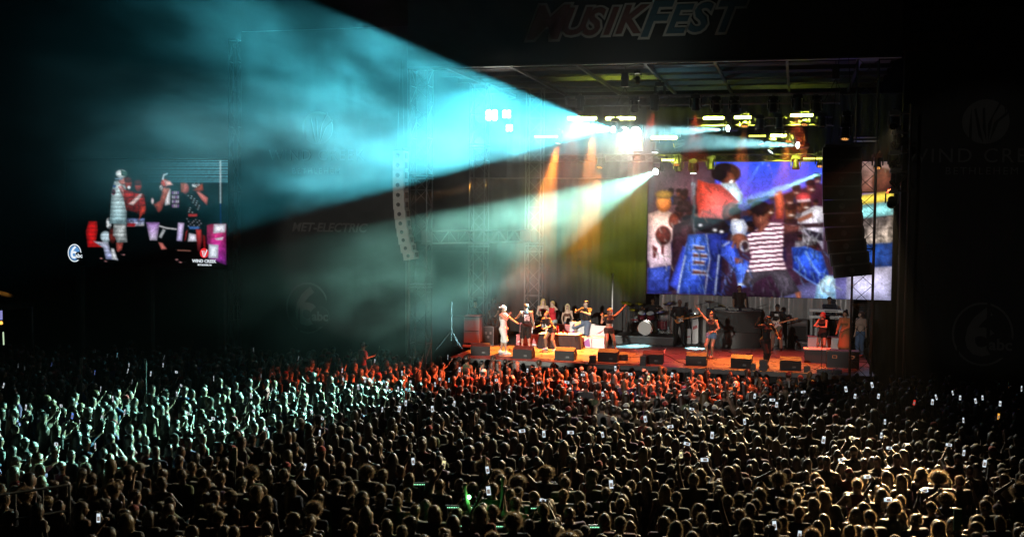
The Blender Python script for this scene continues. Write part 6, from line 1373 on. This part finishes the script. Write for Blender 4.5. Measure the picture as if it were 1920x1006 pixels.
# small tent with lights at the far left edge
p = S(-8, 640, 1.); t = thing('vendor_tent', 'pale tent with lit panel and lamps at the far left edge', 'tent', (p.x-1.6, p.y, 0), -SA)
zt = S(0, 566, 1.)[2]
m = MB(); m.add([(-2, -1.6, zt), (2.6, -1.6, zt), (2.6, 1.6, zt), (-2, 1.6, zt), (.3, 0, zt+.9), (-2, -1.62, zt-.25), (2.6, -1.62, zt-.25), (2.62, 1.6, zt-.25)], [(0, 1, 4), (1, 2, 4), (2, 3, 4), (3, 0, 4), (0, 5, 6, 1), (1, 6, 7, 2)]); m.build('canopy', 'tent_cloth', t, smooth=0)
for x, yy in ((-1.9, -1.5), (2.5, -1.5), (2.5, 1.5), (-1.9, 1.5)): MB().tube((x, yy, 0), (x, yy, zt), .04).build('pole', 'dark_alu', t)
def tl(px, py): return FRR.inverted()@(S(px, py, .2)-t.location)
a, b = tl(-30, 580), tl(4, 599); MB().box(((a.x+b.x)/2, a.y, (a.z+b.z)/2), (b.x-a.x, .05, a.z-b.z)).build('lit_panel', 'window_lit', t, smooth=0)
a = tl(2, 605); MB().lathe([(0, -.07), (.06, -.05), (.07, .0), (.05, .06), (0, .08)], a, n=12, cap=False).build('amber_lamp', 'amber_lamp', t); MB().tube(tl(6, 622), tl(7, 646), .025).build('light_tube', 'tube_lit', t)
# person on shoulders in red shirt
pp = S(680, 690, -4.2); fg = Fig(hair='short', hr=(.42, -.25, 1.5), er=(.6, .3, -.6), hl=(-.36, -.2, 1.3), head=(.6, -.1, 0)); ms = fig_meshes(fg, .026)
add_person('man in red checked shirt standing head and shoulders above the crowd', ms, (pp.x, pp.y, .62), R_(120), dict(body=skin_of(0), shirt=(.32, .03, .035), trousers=(.03, .05, .1), shorts=(.03, .05, .1), hair=HAIRC[1], shoe=(.02, .02, .02)), 'people in the crowd nearest the camera')
bx = thing('standing_crate', 'dark crate under the man in the red checked shirt', 'crate', (pp.x, pp.y, 0), -SA); MB().box((0, 0, .31), (.7, .7, .615)).build('case', 'black', bx, smooth=0)
# follow spots and fill lamps, on an added unseen tower behind the camera
tw = thing('added_spot_tower', 'added unseen tower behind the viewer with follow spots and banner fill lamps', 'stage light', (-17, -24, 0))
for x, yy in ((-1, -1), (1, -1), (1, 1), (-1, 1)): MB().tube((x, yy, 0), (x, yy, 13), .05).build('leg', 'alu', tw)
MB().box((0, 0, 12.6), (2.4, 2.4, .1)).build('floor', 'black', tw, smooth=0)
def follow(tgt, ang, pw, col, x):
    l = bpy.data.lights.new('lamp', 'SPOT'); l.energy = pw; l.color = col; l.spot_size = R_(ang); l.spot_blend = .35; l.shadow_soft_size = .12
    o = bpy.data.objects.new('lamp', l); link(o, tw); o.location = (x, 1.3, 13.6); dl = tgt-(Vector((-17, -24, 0))+o.location); o.rotation_euler = dl.to_track_quat('-Z', 'Y').to_euler()
    MB().tube(o.location-dl.normalized()*.9, o.location-dl.normalized()*.05, .16, .2, n=14).build('follow_or_fill_spot', 'black', tw)
follow(F(1035, 648)+Z*.9, 4.6, 250000, (1., .95, .82), -.6)
follow(F(1390, 650)+Z*1., 8.5, 40000, (1., .93, .86), 1.1)
follow(F(1331, 668)+Z*.9, 2.2, 70000, (1., .95, .80), .6)
follow(F(1141, 660)+Z*.9, 2.0, 40000, (1., .93, .80), 0)

follow(S(672, 455, -.5), 6.6, 40000, (1., .93, .80), -1.1)  # added fill, brightens the left speakers and scrim logos
follow(S(1862, 430, .3), 8.6, 4500, (1., .93, .82), 1.6)  # added dim fill that brings up the right scrim print
# cables and tape on the deck
def cable(label, pts, r=.012):
    w_ = [F(x, y)+Z*(r+.001) for x, y in pts]; o = w_[0]; t = thing('cable', label, 'cable', o, 0, 'cables on the stage deck')
    sm = []
    for k in range(len(w_)-1):
        for j in range(6): f_ = j/6; sm.append(w_[k].lerp(w_[k+1], f_)-o+U*.05*math.sin((k+f_)*5)+V*.06*math.sin((k+f_)*7))
    sm.append(w_[-1]-o); MB().path(sm, r, 6).build('sheath', 'cable', t); MB().tube(sm[-1]-U*.05+Z*.01, sm[-1]+U*.05+Z*.01, .02, n=8).build('plug', 'dark_alu', t)
cable('black cable trailing from the left monitors along the deck edge', [(925, 668), (950, 670), (1010, 672), (1030, 674)]); cable('black cable looping between the middle monitors', [(1080, 676), (1105, 680), (1180, 683), (1200, 684)])
cable('black cable running from the drum riser towards the stage edge', [(1240, 648), (1235, 660), (1262, 672), (1285, 684)]); cable('black cable crossing the deck before the tall riser', [(1350, 656), (1385, 664), (1400, 676), (1408, 688)]); cable('black cable coiled right of the last monitor', [(1500, 694), (1522, 690), (1535, 696), (1560, 698)])
def tape(label, a, b, wd=.05):
    p, q = F(*a), F(*b); t = thing('tape_mark', label, 'tape', (p+q)/2+Z*.004); d = q-p; t.rotation_euler = (0, 0, math.atan2(d.y, d.x)); MB().box((0, 0, 0), (d.length, wd, .004)).build('strip', 'white_panel', t, smooth=0); MB().box((d.length/2-.03, 0, .003), (.04, wd*.98, .003)).build('folded_end', 'white_panel', t, smooth=0)
tape('white tape strip on the deck in front of the drum riser', (1244, 662), (1249, 652)); tape('short white tape strip on the deck left of the drum riser', (1186, 657), (1200, 656)); tape('white paper strip on the deck before the tall riser', (1345, 652), (1356, 652))
